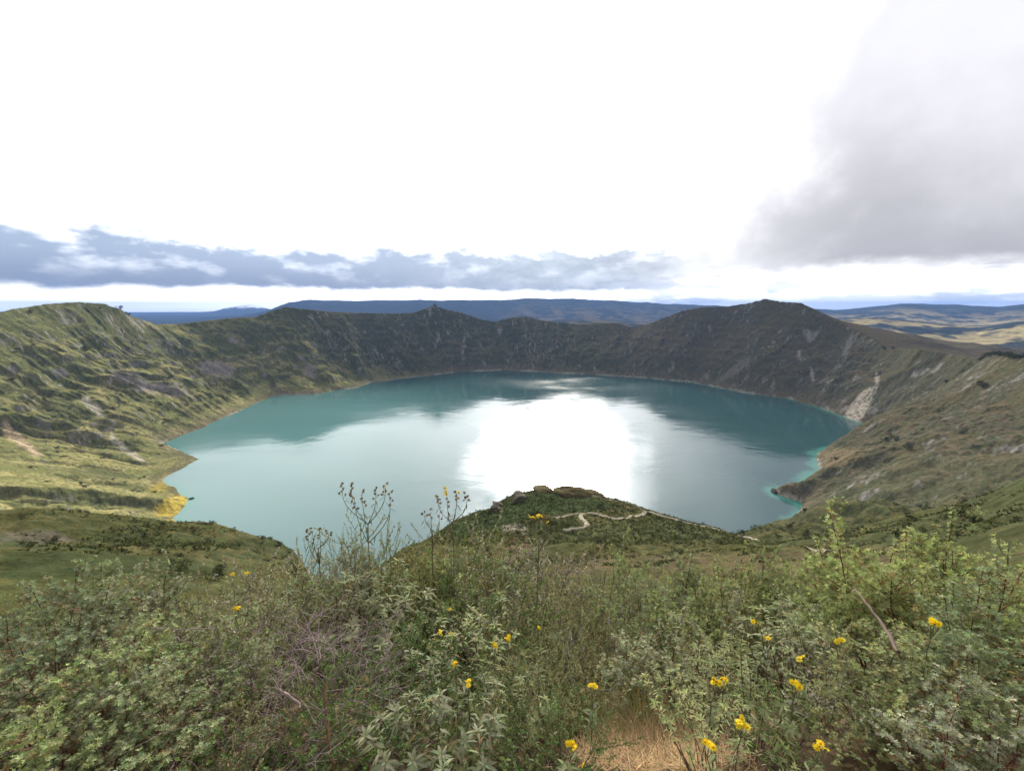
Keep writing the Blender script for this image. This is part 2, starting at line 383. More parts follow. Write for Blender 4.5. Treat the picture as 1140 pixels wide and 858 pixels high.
def build_grids():
    az = np.radians(AZ)
    # smooth distance fields on a thinned grid, then bilinear
    ia = np.unique(np.concatenate([np.arange(0, len(AZ), 4), [len(AZ) - 1]])); ir = np.unique(np.concatenate([np.arange(0, len(RAD), 3), [len(RAD) - 1]]))
    A, B = np.meshgrid(az[ia], RAD[ir], indexing='ij')
    f = fields(B*np.sin(A), B*np.cos(A))
    pa = np.interp(np.arange(len(AZ)), ia, np.arange(len(ia))); pr = np.interp(np.arange(len(RAD)), ir, np.arange(len(ir)))
    i0 = np.clip(pa.astype(int), 0, len(ia) - 2); fa = (pa - i0)[:, None]; j0 = np.clip(pr.astype(int), 0, len(ir) - 2); fr = (pr - j0)[None, :]
    def up(q):
        return ((q[i0][:, j0]*(1 - fa) + q[i0 + 1][:, j0]*fa)*(1 - fr) + (q[i0][:, j0 + 1]*(1 - fa) + q[i0 + 1][:, j0 + 1]*fa)*fr)
    F3 = tuple(up(q) for q in f)
    A, B = np.meshgrid(az, RAD, indexing='ij'); X = B*np.sin(A); Y = B*np.cos(A)
    H, T, SH, G = height(X, Y, F3)
    Hf = far_height(X, Y, H); Hf = np.where(B > 3500, Hf, H)
    return X, Y, Hf, T, SH, F3[1], G
def grid_faces(na, nr, wrap=True, base=0):
    i = np.arange(na if wrap else na - 1); j = np.arange(nr - 1)
    I, J = np.meshgrid(i, j, indexing='ij'); I2 = (I + 1) % na
    return np.stack([I*nr + J, I*nr + J + 1, I2*nr + J + 1, I2*nr + J], -1).reshape(-1, 4)[:, ::-1] + base
def grid_slope(X, Y, H):
    P = np.stack([X, Y, H], -1)
    da = np.gradient(P, axis=0); dr = np.gradient(P, axis=1)
    n = np.cross(dr, da); n /= np.linalg.norm(n, axis=-1, keepdims=True) + 1e-12
    n *= np.sign(n[..., 2:3] + 1e-9)
    return n
def C3(*c): return np.array(c, float)
def mixc(a, b, w): return a + (b - a)*np.clip(w, 0, 1)[..., None]

def px_of(X, Y, Z):
    """photograph coordinates of world points (used once, to find where traced patches of ground lie)"""
    z = Z - EYE
    f = Y*math.cos(PITCH) - z*math.sin(PITCH); v = Y*math.sin(PITCH) + z*math.cos(PITCH)
    f = np.where(f > 0.1, f, 0.1)
    return 570 + F*X/f, 429 - F*v/f

def terrain_colours(X, Y, H, T, SH, SR, G):
    n = grid_slope(X, Y, H); slope = np.degrees(np.arccos(np.clip(n[..., 2], -1, 1)))
    d = np.hypot(X, Y); az = np.degrees(np.arctan2(X, Y))
    g1, g2 = G
    f1 = fbm(X/85, Y/85, 5, 101); f2 = fbm(X/22, Y/22, 5, 102); f3 = fbm(X/7, Y/7, 4, 103); f4 = fbm(X/300, Y/300, 3, 104)
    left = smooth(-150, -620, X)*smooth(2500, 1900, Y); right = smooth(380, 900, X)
    near = smooth(640, 420, d)
    dry = C3(0.285, 0.255, 0.108); olive = C3(0.158, 0.162, 0.062); dark = C3(0.036, 0.046, 0.022); brown = C3(0.108, 0.084, 0.047)
    purple = C3(0.096, 0.071, 0.053); rock = C3(0.20, 0.185, 0.17); pale = C3(0.42, 0.38, 0.32); far = C3(0.098, 0.092, 0.054)
    shape = X.shape + (1,)
    c = np.ones(shape)*far
    c = mixc(c, np.ones(shape)*C3(0.108, 0.096, 0.054), smooth(-0.1, 0.3, f1)*0.8)
    c = mixc(c, mixc(np.ones(shape)*brown*0.9, np.ones(shape)*purple, smooth(-0.25, 0.25, f1)), right*0.85)  # right slope's brown heath, with cloud shadow darkened into the colour
    lg = mixc(np.ones(shape)*olive, np.ones(shape)*dry, smooth(-0.28, 0.28, f1 + f2*0.5 - 0.06 - 0.25*smooth(0.45, 0.9, T)))
    c = mixc(c, lg, left*0.97)
    ng = mixc(np.ones(shape)*C3(0.055, 0.057, 0.022), np.ones(shape)*C3(0.100, 0.086, 0.037), smooth(-0.3, 0.35, f2 + f1*0.5))
    c = mixc(c, ng, near)
    # scrub in the gullies and on the steep shoulders
    sc = smooth(30, 44, slope + f2*16)*0.85
    gul = smooth(0.50, 0.34, g2 + f2*0.15)*smooth(0.03, 0.15, T)*smooth(0.99, 0.9, T)
    scrub = np.clip(np.maximum(sc, gul*0.75), 0, 1)
    c = mixc(c, mixc(np.ones(shape)*dark, np.ones(shape)*C3(0.06, 0.062, 0.034), smooth(-0.2, 0.3, f3)), scrub*lerp(0.70, 0.68, left)*(1 - 0.35*right))
    spots = smooth(0.16, 0.34, f3 + f2*0.6)
    c = mixc(c, np.ones(shape)*dark*1.1, spots*0.75)
    # bare rock ribs and streaks running down the fall line
    th = np.arctan2(Y - CEN[1], X - CEN[0]); s = th*1050 + f2*14
    stre = ridged(s/26, T*3.0, 3, 120, 0.6)
    rk = smooth(0.70, 0.86, stre + f3*0.22)*smooth(33, 46, slope)*smooth(-0.05, 0.35, f4 + f1)*smooth(600, 900, d)
    c = mixc(c, mixc(np.ones(shape)*rock, np.ones(shape)*pale, smooth(0.0, 0.5, f3)*0.7), rk*0.85)
    ob = smooth(0.25, 0.42, fbm(X/55, Y/55, 4, 130))*smooth(36, 48, slope + f3*10)*smooth(500, 800, d)
    c = mixc(c, np.ones(shape)*rock*1.05, ob*0.75)
    # shoreline: pale mineral crust, then brown scree
    beach = smooth(9, 2, SH + f3*9 + f2*6)*smooth(-0.25, 0.25, f1 + f2*0.6)*smooth(500, 650, d)
    c = mixc(c, np.ones(shape)*C3(0.13, 0.105, 0.07), smooth(42, 10, SH + f2*45)*smooth(500, 650, d)*0.6)
    c = mixc(c, np.ones(shape)*C3(0.27, 0.25, 0.20), beach*0.9)
    # traced patches: landslide scars, reed flat, bare earth
    px, py = px_of(X, Y, H)
    def patch(poly, col, w=1.0, soft=2.5, dmin=500, dmax=3000, nz=2.0):
        nonlocal c
        P = np.array(poly, float)
        bx = (px > P[:, 0].min() - 8) & (px < P[:, 0].max() + 8) & (py > P[:, 1].min() - 8) & (py < P[:, 1].max() + 8) & (d > dmin) & (d < dmax) & (Y > 0)
        if not bx.any(): return
        dist, ins = seg_dist(px[bx] + f3[bx]*nz, py[bx] + f2[bx]*nz, P)
        sd = np.where(ins, -dist, dist)
        k = smooth(soft*0.5, -soft*0.5, sd)*w
        cc = c[bx]; c[bx] = cc + (np.asarray(col) - cc)*k[:, None]
    patch([(978,429),(962,434),(950,446),(941,459),(944,466),(957,469),(962,462),(972,443)], C3(0.36, 0.31, 0.25), 0.95)
    patch([(975,412),(979,420),(978,429),(975,430),(974,420)], C3(0.30, 0.26, 0.22), 0.8)
    patch([(203,549),(213,555),(206,566),(194,576),(172,574),(176,563),(188,556)], C3(0.38, 0.295, 0.06), 0.9, 6, nz=13)
    patch([(186,528),(200,534),(180,548),(165,545)], C3(0.30, 0.24, 0.05), 0.7, 8, nz=6)
    patch([(4,470),(20,480),(48,507),(40,508),(4,484)], C3(0.40, 0.31, 0.20), 0.85, 5, nz=5)
    patch([(96,440),(108,450),(118,463),(112,464),(100,455),(90,446)], C3(0.42, 0.38, 0.30), 0.8, 4, nz=5)
    patch([(124,482),(136,494),(162,512),(156,514),(134,500),(122,489)], C3(0.42, 0.38, 0.30), 0.8, 4, nz=4)
    patch([(122,411),(140,414),(165,424),(205,432),(205,441),(165,436),(130,424)], C3(0.20, 0.175, 0.165), 0.85, 5, nz=12)
    patch([(222,404),(240,402),(262,410),(258,420),(236,418),(222,412)], C3(0.22, 0.19, 0.175), 0.85, 5, nz=8)
    patch([(340,404),(352,408),(350,420),(338,416)], C3(0.24, 0.20, 0.18), 0.7, 4, nz=6)
    patch([(915,500),(958,499),(962,508),(930,522),(917,520)], C3(0.165, 0.125, 0.072), 0.8, 6, nz=6)
    patch([(838,396),(826,400),(796,424),(800,428),(834,406)], C3(0.15, 0.135, 0.12), 0.7, 3, nz=3)
    patch([(950,368),(942,380),(936,400),(940,402),(949,382)], C3(0.22, 0.20, 0.19), 0.6, 3, nz=3)
    patch([(895,363),(904,372),(912,366),(908,378),(900,380),(894,372)], C3(0.25, 0.23, 0.22), 0.6, 3, nz=5)
    patch([(901,408),(904,408),(907,424),(903,424)], C3(0.30, 0.27, 0.25), 0.7, 2, nz=2)
    patch([(888,390),(892,390),(891,400),(887,400)], C3(0.30, 0.27, 0.25), 0.6, 2, nz=2)
    # knoll: dark scrub flank, brown flats in front
    patch([(500,584),(556,562),(590,547),(604,544),(640,551),(668,556),(690,560),(668,570),(600,572),(560,588),(505,598)], C3(0.043, 0.060, 0.025), 0.95, 6, 200, 420, nz=7)
    patch([(640,590),(700,580),(740,578),(800,592),(790,600),(650,604),(600,600)], C3(0.070, 0.076, 0.034), 0.85, 8, 160, 420, nz=9)
    patch([(590,543),(606,541),(628,547),(612,549),(592,546)], C3(0.17, 0.13, 0.075), 0.7, 3, 200, 420, nz=3)
    patch([(560,584),(584,584),(588,592),(560,593)], C3(0.24, 0.21, 0.16), 0.8, 3, 180, 420, nz=4)
    patch([(565,596),(590,592),(592,615),(560,640),(555,620)], C3(0.115, 0.085, 0.052), 0.7, 8, 120, 420, nz=6)
    patch([(625,628),(700,618),(1000,612),(1000,632),(620,640)], C3(0.092, 0.071, 0.042), 0.75, 10, 100, 400, nz=12)
    patch([(4,612),(60,612),(105,612),(220,622),(240,640),(4,645)], C3(0.034, 0.042, 0.018), 0.85, 6, 60, 300, nz=8)
    patch([(4,594),(60,590),(90,602),(40,608),(4,606)], C3(0.105, 0.084, 0.072), 0.6, 6, 120, 300, nz=9)
    patch([(80,590),(200,598),(320,600),(330,612),(230,608),(120,606)], C3(0.040, 0.048, 0.020), 0.75, 8, 120, 300, nz=10)
    # viewpoint slope: brown soil and litter, a straw-coloured patch of bare ground by the feet
    foot = smooth(22, 8, d)
    c = mixc(c, mixc(np.ones(shape)*C3(0.07, 0.052, 0.036), np.ones(shape)*C3(0.14, 0.10, 0.062), smooth(-0.3, 0.4, fbm(X/0.3, Y/0.3, 4, 140))), foot)
    f5 = fbm(X/2.6, Y/2.6, 4, 150); c = mixc(c, np.ones(shape)*dark*1.2, smooth(0.05, 0.35, f5 + f2*0.5)*near*smooth(40, 90, d)*0.7)
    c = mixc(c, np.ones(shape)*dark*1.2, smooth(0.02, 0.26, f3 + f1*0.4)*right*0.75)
    c *= (1 + 0.22*np.clip(f3 + f2*0.5, -1, 1))[..., None]
    return np.clip(c, 0.01, 0.8)
def far_colours(X, Y, H):
    f1 = fbm(X/520, Y/520, 5, 201); f2 = fbm(X/170, Y/170, 5, 202); d = np.hypot(X, Y)
    az = np.degrees(np.arctan2(X, Y)); shape = X.shape + (1,)
    n = grid_slope(X, Y, H); slope = np.degrees(np.arccos(np.clip(n[..., 2], -1, 1)))
    c = np.ones(shape)*C3(0.030, 0.037, 0.030)
    fields_ = smooth(-0.12, 0.16, f1 + f2*0.55)
    c = mixc(c, np.ones(shape)*C3(0.33, 0.27, 0.13), fields_*smooth(30, 38, az)*smooth(13500, 10500, d)*0.95)
    c = mixc(c, np.ones(shape)*C3(0.12, 0.10, 0.06), fields_*smooth(-4, 3, az)*smooth(30, 20, az)*smooth(14500, 9500, d)*0.75)
    c = mixc(c, np.ones(shape)*C3(0.05, 0.062, 0.04), smooth(0.1, 0.4, f2)*0.6*smooth(30, 36, az))
    # fresh snow high on the far volcano
    snow = smooth(23000, 24500, d)*smooth(250, 330, H + f2*160)*smooth(-26.5, -28.5, az)*smooth(-36, -33, az)
    c = mixc(c, np.ones(shape)*C3(0.8, 0.82, 0.85), snow*0.9)
    return np.clip(c*(1 + 0.25*f2)[..., None], 0.01, 0.85)

def ground_material(name, fine):
    m = D.materials.new(name); m.use_nodes = True; t = NT(m.node_tree)
    b = m.node_tree.nodes['Principled BSDF']; b.inputs['Roughness'].default_value = 0.95; b.inputs['Specular IOR Level'].default_value = 0.0
    at = t.node('ShaderNodeAttribute', attribute_name='col').outputs['Color']
    pos = t.node('ShaderNodeNewGeometry').outputs['Position']
    n1 = t.noise(pos, fine, 6, 0.62); n2 = t.noise(pos, fine*7, 4, 0.6)
    k = t.m('ADD', t.m('MULTIPLY', t.step(0.3, 0.7, n1), 0.50), t.m('MULTIPLY', n2, 0.72))
    k = t.m('ADD', k, 0.38)
    c = t.mix(1.0, at, t.xyz(k, k, k), 'MULTIPLY')
    t.put(b.inputs['Base Color'], c)
    bm = t.node('ShaderNodeBump', {'Height': n1, 'Strength': 0.8, 'Distance': 0.5/fine}); t.l.new(bm.outputs[0], b.inputs['Normal'])
    return m
GX, GY, GH, GT, GSH, GSR, GG = build_grids()
def build_terrain():
    na, nr = GX.shape
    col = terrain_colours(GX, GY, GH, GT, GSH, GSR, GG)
    v = np.stack([GX, GY, GH], -1).reshape(-1, 3); cc = col.reshape(-1, 3)
    ctr = len(v); v = np.vstack([v, [[0, 0, 377.38]]]); cc = np.vstack([cc, cc[:1]])
    i = np.arange(na); tri = np.stack([np.full(na, ctr), (i + 1) % na*nr, i*nr], -1)
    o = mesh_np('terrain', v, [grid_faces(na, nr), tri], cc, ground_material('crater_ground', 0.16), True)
    tag(o, kind='structure')
    A, B = np.meshgrid(np.radians(AZ), RFAR, indexing='ij'); X = B*np.sin(A); Y = B*np.cos(A)
    H = far_height(X, Y, np.zeros_like(X))
    # seam: first ring equals the terrain's last
    w = smooth(5200, 4600, B); last = GH[:, -1:]; H = lerp(H, last + (H - H[:, :1])*1.0, w)
    cf = far_colours(X, Y, H); cf = cf + (col[:, -1:, :] - cf)*smooth(5600, 4600, B)[..., None]
    X0 = GX[:, -1:]; Y0 = GY[:, -1:]
    X = np.hstack([X0, X]); Y = np.hstack([Y0, Y]); H = np.hstack([last, H]); cf = np.concatenate([col[:, -1:, :], cf], 1)
    o2 = mesh_np('hills', np.stack([X, Y, H], -1).reshape(-1, 3), [grid_faces(na, X.shape[1])], cf.reshape(-1, 3), ground_material('far_country', 0.012), True)
    tag(o2, kind='structure')
    print('ground range', GH.min(), GH.max(), H.min(), H.max())
    return max(GH.max(), H.max()), min(GH.min(), H.min())
TOP, BOT = build_terrain()

# ------------------------------------------------------------------ lake
def build_lake():
    th = np.linspace(-math.pi, math.pi, 480, endpoint=False)
    rs = np.zeros(len(th)); P = resample(SHORE, 12.0)
    pt = np.arctan2(P[:, 1] - CEN[1], P[:, 0] - CEN[0]); prr = np.hypot(P[:, 0] - CEN[0], P[:, 1] - CEN[1])
    for k, a in enumerate(th):
        dd = np.abs((pt - a + math.pi) % (2*math.pi) - math.pi); rs[k] = prr[dd < 0.05].max() if (dd < 0.05).any() else prr[np.argmin(dd)]
    fr = np.concatenate([np.linspace(0.02, 0.80, 30, endpoint=False), np.linspace(0.80, 1.0, 70)])
    A, Q = np.meshgrid(th, fr, indexing='ij'); RR = Q*(rs + 30)[:, None]
    X = CEN[0] + RR*np.cos(A); Y = CEN[1] + RR*np.sin(A)
    sd, ins = seg_dist(X, Y, SHORE); sd = np.where(ins, sd, -sd) - (fbm(X/70, Y/70, 3, 3)*9 + fbm(X/17, Y/17, 3, 31)*3.0)
    shal = smooth(lerp(12, 30, smooth(200, 700, X)), 1, sd + fbm(X/60, Y/60, 3, 300)*22)
    deep = C3(0.022, 0.062, 0.062); turq = C3(0.055, 0.20, 0.155)
    reflected_sky = C3(0.090, 0.195, 0.185)
    c = np.ones(X.shape + (1,))*deep
    c = mixc(c, np.ones(X.shape + (1,))*reflected_sky, smooth(200, -700, X)*smooth(2300, 1500, Y))  # paler left and near: bright sky reflection put into the water colour
    c = mixc(c, np.ones(X.shape + (1,))*turq, shal*0.8)
    na, nr = X.shape
    v = np.stack([X, Y, np.zeros_like(X)], -1).reshape(-1, 3); cc = c.reshape(-1, 3)
    v = np.vstack([v, [[CEN[0], CEN[1], 0]]]); cc = np.vstack([cc, cc[:1]])
    i = np.arange(na); tri = np.stack([np.full(na, len(v) - 1), i*nr, (i + 1) % na*nr], -1)
    m = D.materials.new('lake_water'); m.use_nodes = True; t = NT(m.node_tree)
    b = m.node_tree.nodes['Principled BSDF']; b.inputs['IOR'].default_value = 1.33
    at = t.node('ShaderNodeAttribute', attribute_name='col').outputs['Color']; t.put(b.inputs['Base Color'], at)
    pos = t.node('ShaderNodeNewGeometry').outputs['Position']
    mp = t.node('ShaderNodeMapping', {'Vector': pos, 'Scale': (0.0020, 0.0042, 1.0), 'Rotation': (0, 0, R(-12))}).outputs[0]
    n1 = t.noise(mp, 1.0, 6, 0.58, 0.6)                            # cat's-paws of wind
    mp2 = t.node('ShaderNodeMapping', {'Vector': pos, 'Scale': (0.007, 0.010, 1.0), 'Rotation': (0, 0, R(8))}).outputs[0]
    n2 = t.noise(mp2, 1.0, 5, 0.6, 0.4)
    r = t.rng(t.step(0.36, 0.66, t.m('ADD', t.m('MULTIPLY', n1, 0.7), t.m('MULTIPLY', n2, 0.3))), 0, 1, 0.055, 0.15)
    t.put(b.inputs['Roughness'], r)
    bm = t.node('ShaderNodeBump', {'Height': n2, 'Strength': 0.5, 'Distance': 1.8}); 
    nz = t.noise(pos, 0.14, 3, 0.6)
    bm2 = t.node('ShaderNodeBump', {'Height': nz, 'Strength': 0.08, 'Distance': 0.4}); t.l.new(bm.outputs[0], bm2.inputs['Normal'])
    t.l.new(bm2.outputs[0], b.inputs['Normal'])
    o = mesh_np('lake_water', v, [np.roll(grid_faces(na, nr), 0, 1), tri], cc, m, True)
    tag(o, kind='structure')
build_lake()

# ------------------------------------------------------------------ haze: one even box of air round the whole country
def build_haze():
    z0, z1 = BOT - 1.0, TOP + 12.0; s = 34400.0
    v = [(x, y, z) for z in (z0, z1) for x, y in ((-s, -s), (s, -s), (s, s), (-s, s))]
    f = [(3, 2, 1, 0), (4, 5, 6, 7), (0, 1, 5, 4), (1, 2, 6, 5), (2, 3, 7, 6), (3, 0, 4, 7)]
    m = D.materials.new('air'); m.use_nodes = True; t = NT(m.node_tree); m.node_tree.nodes.remove(m.node_tree.nodes['Principled BSDF'])
    vol = t.node('ShaderNodeVolumePrincipled', {'Color': (0.22, 0.40, 0.85, 1), 'Density': 3.0e-5, 'Anisotropy': 0.0})
    t.l.new(vol.outputs[0], m.node_tree.nodes['Material Output'].inputs['Volume'])
    o = mesh_np('haze', v, [np.array(f)], mat=m); tag(o, kind='stuff')
build_haze()
# ------------------------------------------------------------------ plant materials
def leaf_material(name, trans=0.3, rough=0.75, spec=0.04, vary=0.22):
    m = D.materials.new(name); m.use_nodes = True; t = NT(m.node_tree)
    b = m.node_tree.nodes['Principled BSDF']; b.inputs['Roughness'].default_value = rough; b.inputs['Specular IOR Level'].default_value = spec
    at = t.node('ShaderNodeAttribute', attribute_name='col').outputs['Color']
    rnd = t.node('ShaderNodeObjectInfo').outputs['Random']
    k = t.rng(rnd, 0, 1, 1 - vary, 1 + vary)
    c = t.mix(1.0, at, t.xyz(t.m('MULTIPLY', k, 1.16), t.m('MULTIPLY', k, 1.08), t.m('MULTIPLY', k, t.rng(rnd, 0, 1, 1.22, 1.0))), 'MULTIPLY')
    t.put(b.inputs['Base Color'], c)
    if trans > 0:
        tr = t.node('ShaderNodeBsdfTranslucent'); t.put(tr.inputs['Color'], t.mix(1.0, c, (1.25, 1.3, 0.75, 1), 'MULTIPLY'))
        mx = t.node('ShaderNodeMixShader', {'Fac': trans}); t.l.new(b.outputs[0], mx.inputs[1]); t.l.new(tr.outputs[0], mx.inputs[2])
        t.l.new(mx.outputs[0], m.node_tree.nodes['Material Output'].inputs['Surface'])
    return m
LEAF = leaf_material('leaf', 0.28); STEM = leaf_material('stem', 0.0, 0.8, 0.1, 0.15)
PETAL = leaf_material('petal', 0.25, 0.6, 0.1, 0.05); SCRUB = leaf_material('scrub', 0.15, 0.8, 0.05, 0.3); ROCKM = ground_material('rock_stone', 0.35)
WOOD = leaf_material('dead_wood', 0.0, 0.85, 0.1, 0.1)

# ------------------------------------------------------------------ plant geometry
def unit(v): return v/(np.linalg.norm(v, axis=-1, keepdims=True) + 1e-9)
TEMPL = {
 'diamond': (np.array([(0,0,0),(.5,-.5,.06),(1,0,0),(.5,.5,.06)]), [np.array([[0,1,2,3]])]),
 'folded': (np.array([(0,0,0),(.45,-.5,.12),(.5,0,0),(.45,.5,.12),(1,0,0)]), [np.array([[0,1,2],[0,2,3],[1,4,2],[2,4,3]])]),
 'lance': (np.array([(0,0,0),(.3,-.46,.1),(.32,0,0),(.3,.46,.1),(.68,-.36,.08),(.7,0,0),(.68,.36,.08),(1,0,0)]),
     [np.array([[0,1,2],[0,2,3],[4,7,5],[5,7,6]]), np.array([[1,4,5,2],[2,5,6,3]])]),
 'blade': (np.array([(0,-.5,0),(0,.5,0),(.4,-.42,0),(.4,.42,0),(.75,-.28,0),(.75,.28,0),(1,0,0)]), [np.array([[0,2,3,1],[2,4,5,3]]), np.array([[4,6,5]])]),
}
class Leaves:
    def __init__(s): s.rows = []
    def add(s, P, A, N, L, W, C, droop=0.0):
        n = len(P)
        f = lambda v: np.broadcast_to(np.asarray(v, float), (n,)).copy()
        s.rows.append((np.asarray(P, float), unit(np.asarray(A, float)), np.asarray(N, float), f(L), f(W), np.broadcast_to(np.asarray(C, float), (n, 3)).copy(), f(droop)))
    def arrays(s, templ):
        P, A, N, L, W, C, dr = [np.concatenate(x) for x in zip(*s.rows)]
        B = unit(np.cross(N, A) + 1e-6); N = unit(np.cross(A, B))
        T, F = TEMPL[templ]; k = len(T); n = len(P)
        u = T[:, 0][None, :, None]; v = T[:, 1][None, :, None]; w = T[:, 2][None, :, None]
        V = P[:, None] + A[:, None]*(u*L[:, None, None]) + B[:, None]*(v*W[:, None, None]) + N[:, None]*(w*W[:, None, None])
        V[..., 2] -= (T[:, 0][None, :]**2)*(dr*L)[:, None]
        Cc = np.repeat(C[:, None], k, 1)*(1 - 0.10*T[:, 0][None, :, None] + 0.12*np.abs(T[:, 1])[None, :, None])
        base = (np.arange(n)*k)[:, None, None]
        return V.reshape(-1, 3), [(f[None] + base).reshape(-1, f.shape[1]) for f in F], Cc.reshape(-1, 3)
class Tubes:
    def __init__(s): s.v = []; s.f = []; s.c = []; s.n = 0
    def add(s, P, r0, r1, col, sides=4):
        P = np.asarray(P, float); k = len(P); r = np.linspace(r0, r1, k)*(1 + 0.16*np.sin(np.arange(k)*2.3 + P[0, 0]*90))
        t = unit(np.gradient(P, axis=0)); ref = np.array([0.31, 0.95, 0.07]); b = unit(np.cross(t, ref)); c = np.cross(t, b)
        a = np.arange(sides)*2*math.pi/sides
        ring = P[:, None] + r[:, None, None]*(b[:, None]*np.cos(a)[None, :, None] + c[:, None]*np.sin(a)[None, :, None])
        s.v.append(ring.reshape(-1, 3)); s.c.append(np.asarray(col, float)[None]*(1 + 0.22*np.sin(np.arange(k*sides)*1.7 + 5*np.sin(np.arange(k*sides)*0.61)))[:, None])
        i = np.arange(k - 1)[:, None]*sides; j = np.arange(sides)[None, :]; j2 = (j + 1) % sides
        s.f.append((np.stack([i + j, i + j2, i + sides + j2, i + sides + j], -1).reshape(-1, 4)) + s.n); s.n += k*sides
    def arrays(s): return np.concatenate(s.v), [np.concatenate(s.f)], np.concatenate(s.c)
def lmesh(name, lv, templ, mat=None):
    v, f, c = lv.arrays(templ); return mesh_np(name, v, f, c, mat or LEAF, link=False)
def tmesh(name, tb, mat=None):
    v, f, c = tb.arrays(); return mesh_np(name, v, f, c, mat or STEM, True, link=False)
def curve_path(rng, p0, d0, length, up=0.25, wob=0.08, n=8):
    P = [np.array(p0, float)]; d = unit(np.array(d0, float)); st = length/(n - 1)
    for i in range(n - 1):
        d = unit(d + np.array((0, 0, up))*(1.0/n) + rng.normal(0, wob, 3)); P.append(P[-1] + d*st)
    return np.array(P)
def along(P, t):
    k = np.clip(t*(len(P) - 1), 0, len(P) - 1.001); i = k.astype(int); f = (k - i)[:, None]
    return P[i]*(1 - f) + P[i + 1]*f, unit(P[i + 1] - P[i])
def hue(rng, n, base, spread=0.22, alt=None, palt=0.0):
    c = np.asarray(base)[None]*(1 + rng.normal(0, spread, (n, 1)))*(1 + rng.normal(0, 0.06, (n, 3)))
    if alt is not None:
        k = rng.random(n) < palt; c[k] = np.asarray(alt)[None]*(1 + rng.normal(0, 0.2, (k.sum(), 1)))
    return np.clip(c, 0.008, 0.7)
def perp(rng, ax):
    r = rng.normal(0, 1, ax.shape); r -= ax*(r*ax).sum(-1, keepdims=True); return unit(r)

RED = (0.10, 0.046, 0.032); TWIG = (0.075, 0.058, 0.045)
def bushy_axes(rng, H, n, spread, lean, nb=3, blen=0.34, up=0.55, col=RED, r=0.0045):
    tb = Tubes(); axes = []
    for i in range(n):
        a = rng.random()*2*math.pi; ln = math.radians(lean)*math.sqrt(rng.random()); rr = spread*math.sqrt(rng.random())
        p0 = (rr*math.cos(a), rr*math.sin(a), -0.12); d = (math.sin(ln)*math.cos(a), math.sin(ln)*math.sin(a), math.cos(ln))
        L = H*(0.68 + 0.38*rng.random())
        P = curve_path(rng, p0, d, L + 0.12, up, 0.07); tb.add(P, r, r*0.4, np.array(col)*(0.7 + 0.6*rng.random())); axes.append((P, 0.50, L))
        for k in range(nb):
            t = np.array([0.42 + 0.5*rng.random()]); q, tn = along(P, t); o = perp(rng, tn)[0]
            Lb = L*blen*(0.6 + 0.7*rng.random())
            Q = curve_path(rng, q[0], tn[0]*0.5 + o*0.9, Lb, 0.9, 0.08, 6); tb.add(Q, r*0.55, r*0.25, np.array(col)*(0.7 + 0.6*rng.random()), 3); axes.append((Q, 0.22, Lb))
    return tb, axes
def nodes_on(rng, axes, spacing, top=1.0):
    Ps, Ts, tt = [], [], []
    for P, t0, L in axes:
        n = max(2, int(L*(top - t0)/spacing)); t = t0 + (top - t0)*((np.arange(n) + rng.random(n)*0.8)/n)**0.65
        p, d = along(P, np.clip(t, 0, 0.999)); Ps.append(p); Ts.append(d); tt.append(t)
    return np.concatenate(Ps), np.concatenate(Ts), np.concatenate(tt)

